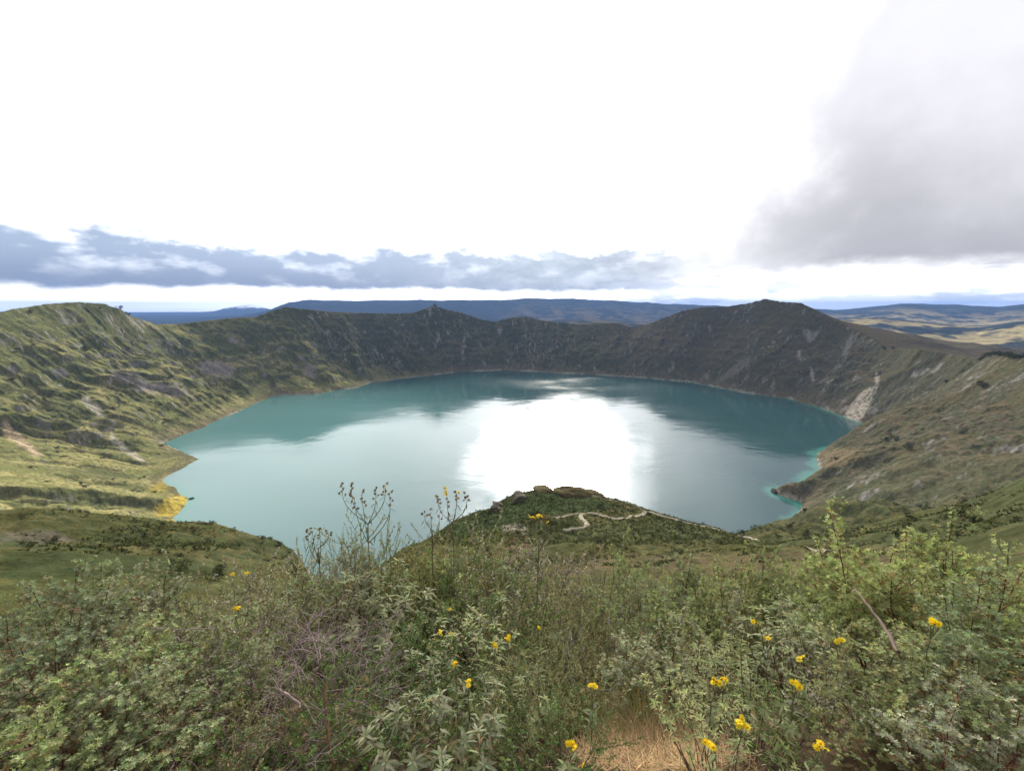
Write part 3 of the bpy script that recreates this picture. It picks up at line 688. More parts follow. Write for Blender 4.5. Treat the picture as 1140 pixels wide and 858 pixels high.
GREY_GREEN = (0.185, 0.235, 0.125); PALE_GREEN = (0.215, 0.265, 0.12)
def lupin(seed, H=1.5, n=9, base=GREY_GREEN, lean=34, leaflet=0.041):
    """several leafy heads of unequal height on bare red-brown stems, dark gaps between them"""
    rng = np.random.default_rng(seed); tb = Tubes(); axes = []
    for i in range(n):
        a = i*2.399 + rng.normal(0, 0.3); ln = math.radians(lean)*math.sqrt((i + 0.3)/n); hh = H*(0.66 + 0.40*rng.random())
        p0 = np.array((0.10*math.cos(a), 0.10*math.sin(a), -0.15)); d = (math.sin(ln)*math.cos(a), math.sin(ln)*math.sin(a), math.cos(ln))
        P = curve_path(rng, p0, d, hh + 0.15, 0.5, 0.05, 10); tb.add(P, 0.0075, 0.003, np.array(RED)*(0.7 + 0.6*rng.random())); axes.append((P, 0.74, hh))
        for k in range(13):
            t = np.array([0.40 + 0.57*rng.random()]); q, tn = along(P, t); o = perp(rng, tn)[0]; Lb = H*(0.13 + 0.17*rng.random())*(1.25 - 0.5*t[0])
            Q = curve_path(rng, q[0], tn[0]*0.45 + o*0.8, Lb, 1.1, 0.07, 6); tb.add(Q, 0.0035, 0.0015, np.array(RED)*(0.8 + 0.9*rng.random()), 3); axes.append((Q, 0.35, Lb))
            if k % 2 == 0:
                q2, t2 = along(Q, np.array([0.55])); Q2 = curve_path(rng, q2[0], t2[0]*0.5 + perp(rng, t2)[0]*0.7, Lb*0.6, 1.0, 0.08, 5); tb.add(Q2, 0.0022, 0.001, np.array(RED), 3); axes.append((Q2, 0.3, Lb*0.6))
    p, tn, t = nodes_on(rng, axes, 0.0155)
    o = perp(rng, tn); pd = unit(o*0.7 + tn*0.75 + np.array((0, 0, 0.25))); pl = 0.012 + 0.028*rng.random(len(p)); q = p + pd*pl[:, None]
    lv = Leaves(); K = 6; e1 = perp(rng, pd); e2 = np.cross(pd, e1)
    size = leaflet*(0.6 + 0.6*rng.random(len(p)))*(1.1 - 0.35*t)
    cc = hue(rng, len(p), base, 0.20, (0.17, 0.115, 0.06), 0.05)
    cc = cc*(0.55 + 0.65*np.clip(t, 0, 1))[:, None]                 # darker low on each shoot, paler towards the tips
    for k in range(K):
        a = 2*math.pi*(k + 0.4*rng.random(len(p)))/K
        dr = unit(e1*np.cos(a)[:, None] + e2*np.sin(a)[:, None] + pd*(0.35 + 0.9*rng.random((len(p), 1))))
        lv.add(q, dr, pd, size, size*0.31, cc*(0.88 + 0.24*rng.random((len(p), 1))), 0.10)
    return {'stems': tmesh('stems', tb), 'foliage': lmesh('foliage', lv, 'diamond')}
def small_leaf(seed, H=1.15, n=24, base=(0.085, 0.145, 0.05), leaf=0.024, lean=46, spacing=0.013, alt=(0.14, 0.12, 0.05), palt=0.06, ratio=0.55, col=TWIG, nb=5):
    rng = np.random.default_rng(seed); tb, axes = bushy_axes(rng, H, n, 0.14, lean, nb, 0.30, 0.4, col, 0.004)
    p, tn, t = nodes_on(rng, axes, spacing)
    p = np.repeat(p, 2, 0); tn = np.repeat(tn, 2, 0); t = np.repeat(t, 2)
    o = perp(rng, tn); A = unit(o + tn*0.7 + np.array((0, 0, 0.25))); L = leaf*(0.6 + 0.7*rng.random(len(p)))
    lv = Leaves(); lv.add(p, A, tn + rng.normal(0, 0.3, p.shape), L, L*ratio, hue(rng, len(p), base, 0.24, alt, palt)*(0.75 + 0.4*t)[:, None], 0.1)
    return {'stems': tmesh('stems', tb), 'foliage': lmesh('foliage', lv, 'diamond')}
def sage(seed, H=1.05, n=13, base=(0.175, 0.205, 0.115), leaf=0.125, lean=42, droop=0.55):
    rng = np.random.default_rng(seed); tb, axes = bushy_axes(rng, H, n, 0.12, lean, 1, 0.4, 0.35, (0.10, 0.075, 0.055), 0.006)
    lv = Leaves()
    p, tn, t = nodes_on(rng, axes, 0.030)
    o = perp(rng, tn); A = unit(o + tn*0.35 + np.array((0, 0, 0.15))); L = leaf*(0.6 + 0.6*rng.random(len(p)))
    lv.add(p, A, tn, L, L*0.23, hue(rng, len(p), base, 0.16, (0.17, 0.115, 0.055), 0.05), droop*(0.6 + 0.8*rng.random(len(p))))
    for P, t0, Lx in axes:                                  # a rosette at each tip
        k = 9; a = np.arange(k)*2.4 + rng.random(); tip = P[-1]; d = unit(P[-1] - P[-2]); e1 = perp(rng, d[None])[0]; e2 = np.cross(d, e1)
        A = unit(e1*np.cos(a)[:, None] + e2*np.sin(a)[:, None] + d*np.linspace(0.15, 1.3, k)[:, None]); L = leaf*np.linspace(1.0, 0.4, k)*(0.8 + 0.3*rng.random(k))
        lv.add(np.repeat(tip[None], k, 0), A, np.repeat(d[None], k, 0), L, L*0.24, hue(rng, k, np.array(base)*1.12, 0.12), droop*np.linspace(1.1, 0.1, k))
    return {'stems': tmesh('stems', tb), 'leaves': lmesh('leaves', lv, 'lance')}
def heath(seed, H=1.05, n=84, base=(0.155, 0.18, 0.09), lean=26, leaf=0.025, flower=None):
    rng = np.random.default_rng(seed); tb, axes = bushy_axes(rng, H, n, 0.22, lean, 1, 0.3, 0.5, (0.12, 0.09, 0.06), 0.002)
    p, tn, t = nodes_on(rng, axes, 0.011)
    o = perp(rng, tn); A = unit(o*0.8 + tn*0.9); L = leaf*(0.6 + 0.8*rng.random(len(p)))
    lv = Leaves(); lv.add(p, A, tn, L, L*0.28, hue(rng, len(p), base, 0.25, (0.19, 0.145, 0.08), 0.14), 0.05)
    out = {'stems': tmesh('stems', tb), 'foliage': lmesh('foliage', lv, 'diamond')}
    if flower is not None:
        sub = [a for i, a in enumerate(axes) if i % 9 == 0]; out['flower_spike'] = []
        for P, t0, Lx in sub:
            fl = Leaves(); k = 26; tt = 0.84 + 0.15*rng.random(k); q, d = along(P, tt); o = perp(rng, d)
            fl.add(q + d*0.01, unit(o + d*0.5), d, 0.011, 0.008, hue(rng, k, flower, 0.2))
            out['flower_spike'].append(lmesh('flower_spike', fl, 'diamond', PETAL))
    return out
def tussock(seed, H=0.55, n=420, base=(0.10, 0.155, 0.04), lean=0.55, w=0.004, droop=0.35, r=0.09):
    rng = np.random.default_rng(seed); a = rng.random(n)*2*math.pi; rr = r*np.sqrt(rng.random(n))
    P = np.stack([rr*np.cos(a), rr*np.sin(a), np.full(n, -0.05)], -1); b = a + rng.normal(0, 0.6, n); k = lean*np.sqrt(rng.random(n))
    A = np.stack([np.cos(b)*k, np.sin(b)*k, np.ones(n)], -1); N = np.stack([-np.cos(b), -np.sin(b), np.full(n, 0.3)], -1)
    lv = Leaves(); lv.add(P, A, N, H*(0.55 + 0.5*rng.random(n)), w*(0.7 + 0.7*rng.random(n)), hue(rng, n, base, 0.2, (0.26, 0.2, 0.09), 0.12), droop*rng.random(n))
    return {'blades': lmesh('blades', lv, 'blade')}
def dead_shrub(seed, H=0.85, n=16, col=(0.19, 0.15, 0.145)):
    rng = np.random.default_rng(seed); tb = Tubes()
    def grow(p, d, L, r, lvl):
        P = curve_path(rng, p, d, L, 0.05, 0.20, 7); tb.add(P, r, r*0.45, np.array(col)*(0.7 + 0.75*rng.random()), 4)
        if lvl == 0: return
        for k in range(6 if lvl > 1 else 5):
            q, tn = along(P, np.array([0.3 + 0.68*rng.random()])); o = perp(rng, tn)[0]
            grow(q[0], tn[0]*0.6 + o*(0.6 + 0.4*rng.random()), L*(0.35 + 0.3*rng.random()), r*0.5, lvl - 1)
    for i in range(n):
        a = rng.random()*2*math.pi; ln = 0.5 + 0.9*rng.random()
        grow((0.05*math.cos(a), 0.05*math.sin(a), 0), (math.sin(ln)*math.cos(a), math.sin(ln)*math.sin(a), math.cos(ln)), H*(0.7 + 0.5*rng.random()), 0.0055, 2)
    return {'branches': tmesh('branches', tb, WOOD)}
YEL = (0.80, 0.56, 0.015)
def daisy_mesh(seed, r=0.018):
    rng = np.random.default_rng(seed); lv = Leaves(); k = 11; a = np.arange(k)*2*math.pi/k + rng.normal(0, 0.08, k)
    A = np.stack([np.cos(a), np.sin(a), np.full(k, 0.25)], -1)
    lv.add(np.stack([np.cos(a), np.sin(a), 0*a], -1)*r*0.25, A, np.repeat([[0, 0, 1.0]], k, 0), r*(0.8 + 0.3*rng.random(k)), r*0.42, hue(rng, k, YEL, 0.10), 0.25)
    v, f, c = lv.arrays('folded'); n0 = len(v)
    # domed centre and the green cup below it
    rings = [(0.42, 0.0), (0.36, 0.16), (0.2, 0.26), (0.03, 0.29)]; m = 8; vv = []; cc = []
    for rr, zz in rings + [(0.40, -0.05), (0.26, -0.38), (0.08, -0.5)]:
        for j in range(m):
            vv.append((rr*r*math.cos(2*math.pi*j/m), rr*r*math.sin(2*math.pi*j/m), zz*r + r*0.05)); cc.append((0.66, 0.38, 0.01) if zz >= 0 else (0.09, 0.12, 0.04))
    def ringf(i, k2): return [[i*m + j, i*m + (j + 1) % m, k2*m + (j + 1) % m, k2*m + j] for j in range(m)]
    q = np.array(ringf(0, 1) + ringf(1, 2) + ringf(2, 3) + ringf(5, 4) + ringf(6, 5)) + n0
    return mesh_np('flower', np.vstack([v, vv]), f + [q], np.vstack([c, cc]), PETAL, link=False)
def seed_head_mesh(seed, r=0.013, col=(0.28, 0.205, 0.115)):
    rng = np.random.default_rng(seed); lv = Leaves(); k = 22; d = unit(rng.normal(0, 1, (k, 3)) + np.array((0, 0, 0.9)))
    lv.add(np.zeros((k, 3)), d, perp(rng, d), r*(0.8 + 0.5*rng.random(k)), r*0.45, hue(rng, k, col, 0.3, (0.08, 0.06, 0.045), 0.3))
    return lmesh('seed_head', lv, 'diamond', PETAL)

# ------------------------------------------------------------------ placing plants: from a crown-top point in the photograph to a spot on the slope
def ground_many(X, Y): return height(np.asarray(X, float), np.asarray(Y, float))[0]
def row_dist(px, py):
    """how far down the slope a plant stands whose top shows here: the shrubs stand in ranks below the viewpoint"""
    u = min(1.0, abs(px - 570.0)/570.0)
    c = np.interp(py, [540, 615, 670, 735, 800, 858], [6.7, 6.3, 4.2, 2.75, 1.95, 1.75]); e = np.interp(py, [540, 640, 690, 740, 805, 858], [5.2, 5.0, 3.6, 3.2, 3.0, 2.6])
    return c + (e - c)*u**1.3
def spot(px, py, k=1.0):
    d = row_dist(px, py)*k; a, b, t = ray(px, py); g = float(ground_many([a*d], [b*d])[0]); return np.array((a*d, b*d, g)), max(0.16, EYE + t*d - g), d
def put_part(mesh, name, parent, loc=(0, 0, 0), rot=None, scale=None):
    o = D.objects.new(name, mesh); COL.objects.link(o); o.parent = parent; o.location = loc
    if rot is not None: o.rotation_euler = rot
    if scale is not None: o.scale = scale
    return o
# ------------------------------------------------------------------ middle distance: path, rocks, scrub, trees
def march(px, py, dmin, dmax, n=700):
    a, b, t = ray(px, py); d = np.linspace(dmin, dmax, n); z = EYE + t*d; g = ground_many(a*d, b*d)
    k = np.where(z <= g)[0]
    if not len(k): k = [int(np.argmin(z - g))]
    d0 = d[k[0]]; return np.array((a*d0, b*d0, g[k[0]]))
def ribbon(name, runs, mat):
    V = []; Fq = []; n0 = 0; rng = np.random.default_rng(5)
    for px, w in runs:
        P = np.array([march(x, y, 120, 400) for x, y in px])[:, :2]; Q = []
        for i in range(len(P) - 1):
            k = max(2, int(np.hypot(*(P[i + 1] - P[i]))/1.2)); Q += [P[i] + (P[i + 1] - P[i])*j/k for j in range(k)]
        Q = np.array(Q + [P[-1]]); 
        for _ in range(3): Q[1:-1] = (Q[:-2] + 2*Q[1:-1] + Q[2:])/4
        tn = unit(np.gradient(Q, axis=0)); nn = np.stack([-tn[:, 1], tn[:, 0]], -1); k = len(Q)
        ww = w*(1 + 0.6*fbm(np.arange(k)/4.0, np.zeros(k), 3, 9)); offs = np.array((-1, -0.33, 0.33, 1))
        W = Q[:, None] + nn[:, None]*(offs[None, :, None]*ww[:, None, None]*0.5)
        Z = ground_many(W[..., 0].ravel(), W[..., 1].ravel()) + np.tile([0.10, 0.55, 0.55, 0.10], k)
        V.append(np.concatenate([W.reshape(-1, 2), Z[:, None]], 1)); i = np.arange(k - 1)[:, None]*4; j = np.arange(3)[None]
        Fq.append(np.stack([i + j, i + j + 1, i + 5 + j, i + 4 + j], -1).reshape(-1, 4) + n0); n0 += k*4
    V = np.concatenate(V); c = np.array((0.27, 0.24, 0.185))*(1 + 0.25*fbm(V[:, 0]/3, V[:, 1]/3, 3, 44))[:, None]
    return mesh_np(name, V, Fq, c, mat, True)
pth = ribbon('path', [([(720,570),(716,573),(708,575),(700,577),(690,577.5),(680,577),(672,574),(664,573),(650,572),(646,574),(648,578),(654,583),(652,586.5),(645,588),(636,588.5),(627,589.5)], 2.6),
    ([(650,572),(640,572),(630,574),(618,577)], 1.5),
    ([(720,570),(730,572),(740,575),(758,580),(775,584.5),(793,587.5),(810,592),(828,597),(845,602)], 3.0),
    ([(720,570),(700,561),(680,557),(655,552.5),(628,550)], 1.6), ([(898,611),(910,612.5),(922,614)], 3.0)], ground_material('path_earth', 0.6))
tag(pth, kind='structure')

def rock(name, px, py, dist, sx, sy, sz, label, seed, col=(0.19, 0.16, 0.12), sink=0.4, snap=None, mat=None, rough=0.34):
    import bmesh
    bm = bmesh.new(); bmesh.ops.create_icosphere(bm, subdivisions=5, radius=1.0); me = D.meshes.new(name); bm.to_mesh(me); bm.free()
    v = np.zeros(len(me.vertices)*3, np.float32); me.vertices.foreach_get('co', v); v = v.reshape(-1, 3)
    n = fbm(v[:, 0]*1.4 + seed, v[:, 1]*1.4 + v[:, 2], 5, seed); m2 = ridged(v[:, 0]*3 + seed, v[:, 2]*4 + v[:, 1]*2, 3, seed + 9)
    k = 1 + rough*n*1.3 + rough*0.35*(m2 - 0.5); v = v*k[:, None]*np.array((sx, sy, sz)); me.vertices.foreach_set('co', v.ravel())
    c = np.ones((len(v), 4), np.float32); c[:, :3] = np.array(col)*(1 + 0.35*fbm(v[:, 0]/sx*3, v[:, 1]/sy*3 + v[:, 2]/sz, 4, seed + 3))[:, None]
    a = me.color_attributes.new('col', 'FLOAT_COLOR', 'POINT'); a.data.foreach_set('color', c.ravel()); me.materials.append(mat or ROCKM)
    me.polygons.foreach_set('use_smooth', np.ones(len(me.polygons), bool))
    o = D.objects.new(name, me); COL.objects.link(o)
    P = march(px, py, *dist) if snap is None else np.array(snap); o.location = (P[0], P[1], P[2] + sz*(1 - 2*sink)*0.5); o.rotation_euler.z = seed
    return tag(o, label, 'rock')
rock('knob_rock', 638, 551, (250, 420), 20, 10, 5.2, 'rounded brown rock knob on top of the knoll by the lake glare', 3, (0.105, 0.088, 0.046), 0.4)
rock('rock_outcrop', 604, 546, (250, 420), 10, 7, 2.4, 'low brown rock hump beside the rounded knob on the knoll', 5, (0.105, 0.09, 0.05), 0.4)
rock('rock_outcrop', 578, 556, (250, 400), 9, 5, 3.6, 'dark craggy outcrop on the left shoulder of the knoll', 8, (0.11, 0.10, 0.075), 0.35, rough=0.6)
rock('rock_outcrop', 553, 566, (250, 400), 8, 4, 3.0, 'small dark crag below the craggy outcrop on the knoll', 11, (0.11, 0.10, 0.075), 0.35, rough=0.6)
def lake_pt(px, py): q = on_lake(px, py); return (q[0], q[1], 0.0)
rock('shore_rock', 0, 0, None, 5, 3, 2, 'dark rock at the tip of the yellow reed flat on the left shore', 13, (0.07, 0.062, 0.055), 0.35, lake_pt(213, 555))
rock('shore_rock', 0, 0, None, 12, 7, 5, 'dark rock at the tip of the right-hand peninsula', 17, (0.075, 0.066, 0.058), 0.35, lake_pt(863, 547.5))
rock('shore_rock', 0, 0, None, 11, 6, 5, 'lone dark rock just off the shore above the peninsula tip', 19, (0.07, 0.062, 0.055), 0.3, lake_pt(889, 540.5))

def clump_mesh(seed, n, face, base, flat=0.75, lobes=6):
    """a bush a few metres across: leaf tufts spread through lumpy lobes, unit size"""
    rng = np.random.default_rng(seed); lc = rng.normal(0, 0.36, (lobes, 3)); lc[:, 2] = np.abs(lc[:, 2])*0.7 + 0.25
    k = rng.integers(0, lobes, n); d = unit(rng.normal(0, 1, (n, 3))); P = lc[k] + d*(0.30*rng.random((n, 1))**0.4); P[:, 2] = np.clip(P[:, 2], 0, None)*flat
    lv = Leaves(); L = face*(0.6 + 0.8*rng.random(n)); lv.add(P, unit(d + rng.normal(0, 0.6, (n, 3)) + np.array((0, 0, 0.4))), perp(rng, d), L, L*0.7, hue(rng, n, base, 0.3, (0.10, 0.095, 0.045), 0.12))
    return lmesh('crown', lv, 'diamond', SCRUB)
DKG = (0.036, 0.050, 0.022)
BUSH = [clump_mesh(i, 170, 0.20, (0.04, 0.052, 0.024)) for i in range(4)]
TREEC = [clump_mesh(20 + i, 900, 0.10, DKG, 1.1, 10) for i in range(3)]
def trunk_mesh():
    tb = Tubes(); rng = np.random.default_rng(3); tb.add(curve_path(rng, (0, 0, -0.3), (0.05, 0, 1), 0.95, 0.3, 0.06, 6), 0.05, 0.02, (0.07, 0.055, 0.042), 6)
    for k in range(5):
        a = k*1.3; tb.add(curve_path(rng, (0, 0, 0.2 + 0.06*k), (math.cos(a), math.sin(a), 0.9), 0.42, 0.3, 0.1, 5), 0.022, 0.008, (0.07, 0.055, 0.042), 4)
    return tmesh('trunk', tb)
TRUNK = trunk_mesh()
def tree(name, P, size, label, group=None, i=0, tall=1.0, trunk=True, cat='tree'):
    r = empty(name, P, label, cat, group, rz=i*1.7)
    c = put_part(TREEC[i % 3], 'crown', r, (0, 0, 0.12*size*tall), None, (size, size, size*tall))
    if trunk: put_part(TRUNK, 'trunk', r, (0, 0, 0), None, (size, size, size*tall))
    return r
def pts_on(rows, dist): return [march(x, y, *dist) for x, y in rows]
tree('dark_bush', march(200, 641, 60, 230), 2.0, 'tall dark bush standing on the mound above the grey-green shrubs, left of a lower one', 'dark bushes on the mound', 1, 1.15, cat='bush')
tree('dark_bush', march(241, 645, 60, 230), 1.8, 'rounded dark bush on the mound, near the small yellow flowers', 'dark bushes on the mound', 2, cat='bush')
for i, (x, y) in enumerate(((183,583),(236,581),(60,603),(312,606))):
    tree('dark_bush', march(x, y + 2.0, 100, 260), (1.5, 1.4, 2.0, 1.8)[i], ('small dark bush on the crest of the grassy mound, left of the other', 'small dark bush on the right part of the mound crest', 'low dark bush under the bare earth of the mound', 'low dark bush near the falling right end of the mound')[i], 'dark bushes on the mound', i, cat='bush')
# trees along the rim
for i, (x, y, s, tl) in enumerate(((33,342.5,9,1.3),(96,337,7,1.0),(110,337,6,1.0),(135,345.5,11,1.2),(139,348,8,1.3),(144,352,8,1.3))):
    a, b, t = ray(x, y); d = np.interp(x, [4, 144], [1985, 2315]); P = (a*d, b*d, float(ground_many([a*d], [b*d])[0]) - 1)
    tree('rim_tree', P, s, ('lone tree on the skyline at the far left of the crater rim', 'small tree on the left hilltop, left of its neighbour', 'small tree on the left hilltop, right of its neighbour', 'rim tree highest on the falling shoulder of the left hill', 'middle rim tree on the falling shoulder of the left hill', 'lowest rim tree on the falling shoulder of the left hill')[i], 'trees along the left rim', i, tl)
tree('rim_tree', (lambda q: (q[0], q[1], q[2] - 1))(at_dist(484, 341.5, 2888)), 16, 'lone tree on the pointed peak of the far rim', None, 0, 1.2)
rngm = np.random.default_rng(77)
for i in range(26):                                          # the dark hedge line on the right rim
    x = 1062 + i*2.9 + rngm.normal(0, 0.8); y = np.interp(x, [1062, 1077, 1101, 1133], [389.5, 390, 395.5, 399]); a, b, t = ray(x, y); d = np.interp(x, [1007, 1038, 1077, 1101, 1133], [2040, 1860, 1640, 1480, 1330]) - 6
    P = (a*d, b*d, float(ground_many([a*d], [b*d])[0]) - 0.5); s = 8 + 5*rngm.random()
    tree('hedge_tree', P, s, 'dark hedge tree in the line along the right rim', 'dark hedge line along the right rim', i, 0.8)
for i, (x, y) in enumerate(((995,388),(984,386.5),(1062,389))):
    a, b, t = ray(x, y); d = np.interp(x, [986, 1007, 1038, 1077], [2140, 2040, 1860, 1640]) - 5; P = (a*d, b*d, float(ground_many([a*d], [b*d])[0]) - 1)
    tree('rim_tree', P, 12, ('dark tree cluster in the saddle of the right rim, below the peak', 'small tree where the peak slope meets the right rim saddle', 'dark tree standing alone left of the right hedge line')[i], None, i + 1, 0.7)
# single dark trees on the crater walls, labelled by where they stand
for i, (x, y, s, d0, d1, lab) in enumerate(((96,391,17,1000,2300,'dark tree clump in the sunlit grass of the left slope, above the pale outcrop'),(160,419,12,1000,2300,'dark tree rooted on top of the pale rock band of the left slope'),
    (190,421,10,1000,2300,'dark tree at the right end of the pale rock band on the left slope'),(1093,431,13,500,1500,'dark bush alone on the upper right slope below the hedge'),(996,491,13,600,1800,'dark bush near the right shore above the brown flat'),(985,491.5,9,600,1800,'smaller dark bush beside another above the brown flat on the right shore'),
    (930,512,7,500,1700,'dark bush on the brown flat by the right shore'),(1010,500,8,500,1600,'dark bush on the right slope just inland of the shore corner'))):
    tree('slope_tree', march(x, y, d0, d1, 1200), s, lab, 'single trees on the crater walls', i, 0.9)

# scattered bushes that one can make out on the knoll and the right slope
def scatter(n, box, dist, size, seed, keep=None):
    rng = np.random.default_rng(seed); out = []
    d = dist[0] + (dist[1] - dist[0])*rng.random(n*6); az = np.radians(box[0] + (box[1] - box[0])*rng.random(n*6)); X = d*np.sin(az); Y = d*np.cos(az); g = ground_many(X, Y)
    px, py = px_of(X, Y, g); cl = fbm(X/30, Y/30, 3, seed)
    ok = (cl > -0.02) & (g > 4)
    if keep: ok &= keep(px, py)
    idx = np.where(ok)[0][:n]
    return [(X[i], Y[i], g[i] - 0.2, size[0] + (size[1] - size[0])*rng.random()**2) for i in idx]
for nm, n, box, dist, size, seed, keep, lab, grp in (
    ('scrub_bush', 90, (-6, 26), (190, 345), (1.6, 4.2), 31, lambda x, y: (y > 548) & (y < 625), 'dark green scrub bush dotted over the knoll below the path', 'scrub bushes on the knoll'),
    ('scrub_bush', 60, (-52, -27), (120, 235), (1.0, 2.6), 32, lambda x, y: (y > 572) & (y < 640), 'low dark scrub bush dotted over the grassy mound', 'scrub bushes on the mound'),
    ('scrub_bush', 110, (26, 50), (150, 700), (2.0, 6.0), 33, lambda x, y: (y > 480) & (y < 600), 'dark scrub bush dotted over the near right slope', 'scrub bushes on the right slope'),
    ('scrub_bush', 60, (-50, -36), (1050, 1900), (5, 11), 34, lambda x, y: (y > 360) & (y < 560), 'distant dark scrub bush dotted over the sunlit left slope', 'scrub bushes on the left slope')):
    for i, (x, y, z, s) in enumerate(scatter(n, box, dist, size, seed, keep)):
        o = put_part(BUSH[i % 4], nm, None, (x, y, z), (0, 0, i*2.1), (s, s, s*0.8)); tag(o, lab, 'bush', grp)
# the low scrub mat that nobody could count
def scrub_mat():
    rng = np.random.default_rng(12); n = 60000
    d = np.where(rng.random(n) < 0.75, 130 + 225*rng.random(n), 200 + 560*rng.random(n)); az = np.radians(-52 + 104*rng.random(n)); X = d*np.sin(az); Y = d*np.cos(az); g = ground_many(X, Y); px, py = px_of(X, Y, g)
    f = fbm(X/26, Y/26, 4, 55); side = np.abs(np.degrees(az)) < 26
    flank = (px > 480) & (px < 870) & (py > 540) & (py < 606) & (d > 200)
    pathm = np.zeros(n, bool)
    pv = np.array([v.co[:] for v in pth.data.vertices])
    for q in pv[::4]: pathm |= (X - q[0])**2 + (Y - q[1])**2 < 9.0
    ok = (rng.random(n) < np.where(flank, 0.95, smooth(-0.10, 0.25, f)*0.85)) & (g > 3) & ~pathm & ((d < 360) | (np.degrees(az) > 25))
    X, Y, g, d, f = X[ok], Y[ok], g[ok], d[ok], f[ok]; m = len(X); k = 10
    s = (0.35 + 0.85*rng.random(m)**2)*np.where(d > 380, 1.7, 1.0)
    P = np.repeat(np.stack([X, Y, g - 0.1], -1), k, 0); S = np.repeat(s, k)[:, None]; dd = unit(rng.normal(0, 1, (m*k, 3)) + np.array((0, 0, 0.7))); P = P + dd*S*np.array((0.75, 0.75, 0.5))*rng.random((m*k, 1))
    lv = Leaves(); L = S[:, 0]*(0.5 + 0.5*rng.random(m*k)); base = np.where((rng.random((m, 1)) < 0.3), np.array([[0.075, 0.076, 0.033]]), np.array([[0.052, 0.066, 0.028]]))*(1 + rng.normal(0, 0.2, (m, 1)))
    lv.add(P, dd, perp(rng, dd), L, L*0.75, np.clip(np.repeat(base, k, 0)*(1 + rng.normal(0, 0.2, (m*k, 1))), 0.01, 0.3))
    v, f_, c = lv.arrays('diamond'); o = mesh_np('scrub', v, f_, c, SCRUB); tag(o, kind='stuff')
scrub_mat()
# ------------------------------------------------------------------ foreground plants
KINDS = {
 'lupin': ('lupin_shrub', 'shrub', [lupin(1), lupin(2, lean=28), lupin(3, base=(0.22, 0.25, 0.165), n=8)], 1.5),
 'pale': ('lupin_shrub', 'shrub', [lupin(4, base=PALE_GREEN, n=8, lean=38), lupin(5, base=(0.225, 0.26, 0.13), n=7, leaflet=0.040)], 1.5),
 'green': ('small_leaved_shrub', 'shrub', [small_leaf(11), small_leaf(12, base=(0.085, 0.15, 0.045))], 1.15),
 'olive': ('small_leaved_shrub', 'shrub', [small_leaf(13, base=(0.165, 0.175, 0.08), leaf=0.021, spacing=0.014), small_leaf(14, base=(0.18, 0.165, 0.085), leaf=0.021, spacing=0.014, palt=0.2)], 1.15),
 'woolly': ('woolly_shrub', 'shrub', [small_leaf(15, base=(0.27, 0.275, 0.22), leaf=0.026, spacing=0.015, alt=(0.13, 0.11, 0.085), palt=0.25, lean=40)], 1.15),
 'sage': ('sage_plant', 'plant', [sage(21), sage(22, leaf=0.11, n=15), sage(23, base=(0.19, 0.215, 0.125), leaf=0.14, n=11)], 1.05),
 'heath': ('heath_plant', 'plant', [heath(31), heath(32, base=(0.175, 0.185, 0.10), lean=30)], 1.05),
 'violet': ('violet_flowered_plant', 'plant', [heath(33, base=(0.15, 0.175, 0.10), flower=(0.25, 0.235, 0.36))], 1.05),
 'herb': ('yellow_flowered_herb', 'plant', [sage(41, base=(0.185, 0.22, 0.10), leaf=0.075, n=16, lean=34, droop=0.3), sage(42, base=(0.20, 0.225, 0.105), leaf=0.068, n=18, lean=30, droop=0.3)], 1.05),
 'dead': ('dead_shrub', 'shrub', [dead_shrub(51), dead_shrub(52, n=13)], 0.85),
 'tussock': ('grass_tussock', 'grass tuft', [tussock(61), tussock(62, H=0.58, n=260, base=(0.15, 0.17, 0.065), lean=0.8, droop=0.6)], 0.55),
 'straw': ('dry_grass_tuft', 'grass tuft', [tussock(63, base=(0.30, 0.225, 0.115), lean=1.3, droop=0.6, n=260, w=0.003), tussock(64, base=(0.25, 0.185, 0.095), lean=1.6, droop=0.5, n=200, w=0.003)], 0.55),
}
FLOWER = [daisy_mesh(i) for i in range(3)]; SEEDH = [seed_head_mesh(i) for i in range(3)]
PALE_SEED = [seed_head_mesh(9, 0.012, (0.30, 0.235, 0.14))]
count = {}
def plant(kind, px, py, h, label, group=None, wide=1.0, dmin=1.75, var=None, P=None):
    nm, cat, protos, H0 = KINDS[kind]; i = count.get(kind, 0); count[kind] = i + 1
    if P is None: P, h, d = spot(px, py, 1 + 0.07*math.sin(i*2.7 + px));
    if kind == 'tussock': h = min(h, 0.5)
    proto = protos[i % len(protos) if var is None else var % len(protos)]
    r = empty(nm, (P[0], P[1], P[2]), label, cat, group, rz=(i*2.399) % 6.283)
    s = h/H0
    sc = (s**0.6*wide, s**0.6*wide, s)
    for part, me in proto.items():
        for q in (me if isinstance(me, list) else [me]): put_part(q, part, r, (0, 0, 0), None, sc)
    return r
def heads(r, pts, meshes, name, rng, scale=1.0, tilt=0.6):
    for p in pts:
        put_part(meshes[int(rng.integers(0, len(meshes)))], name, r, tuple(p), (rng.normal(0, tilt) - 0.35, rng.normal(0, tilt), rng.random()*6), (scale*(0.85 + 0.3*rng.random()),)*3)
G_L = 'grey-green shrubs on the left'; G_R = 'grey-green shrubs on the right'; G_C = 'shrubs along the brow in the middle'
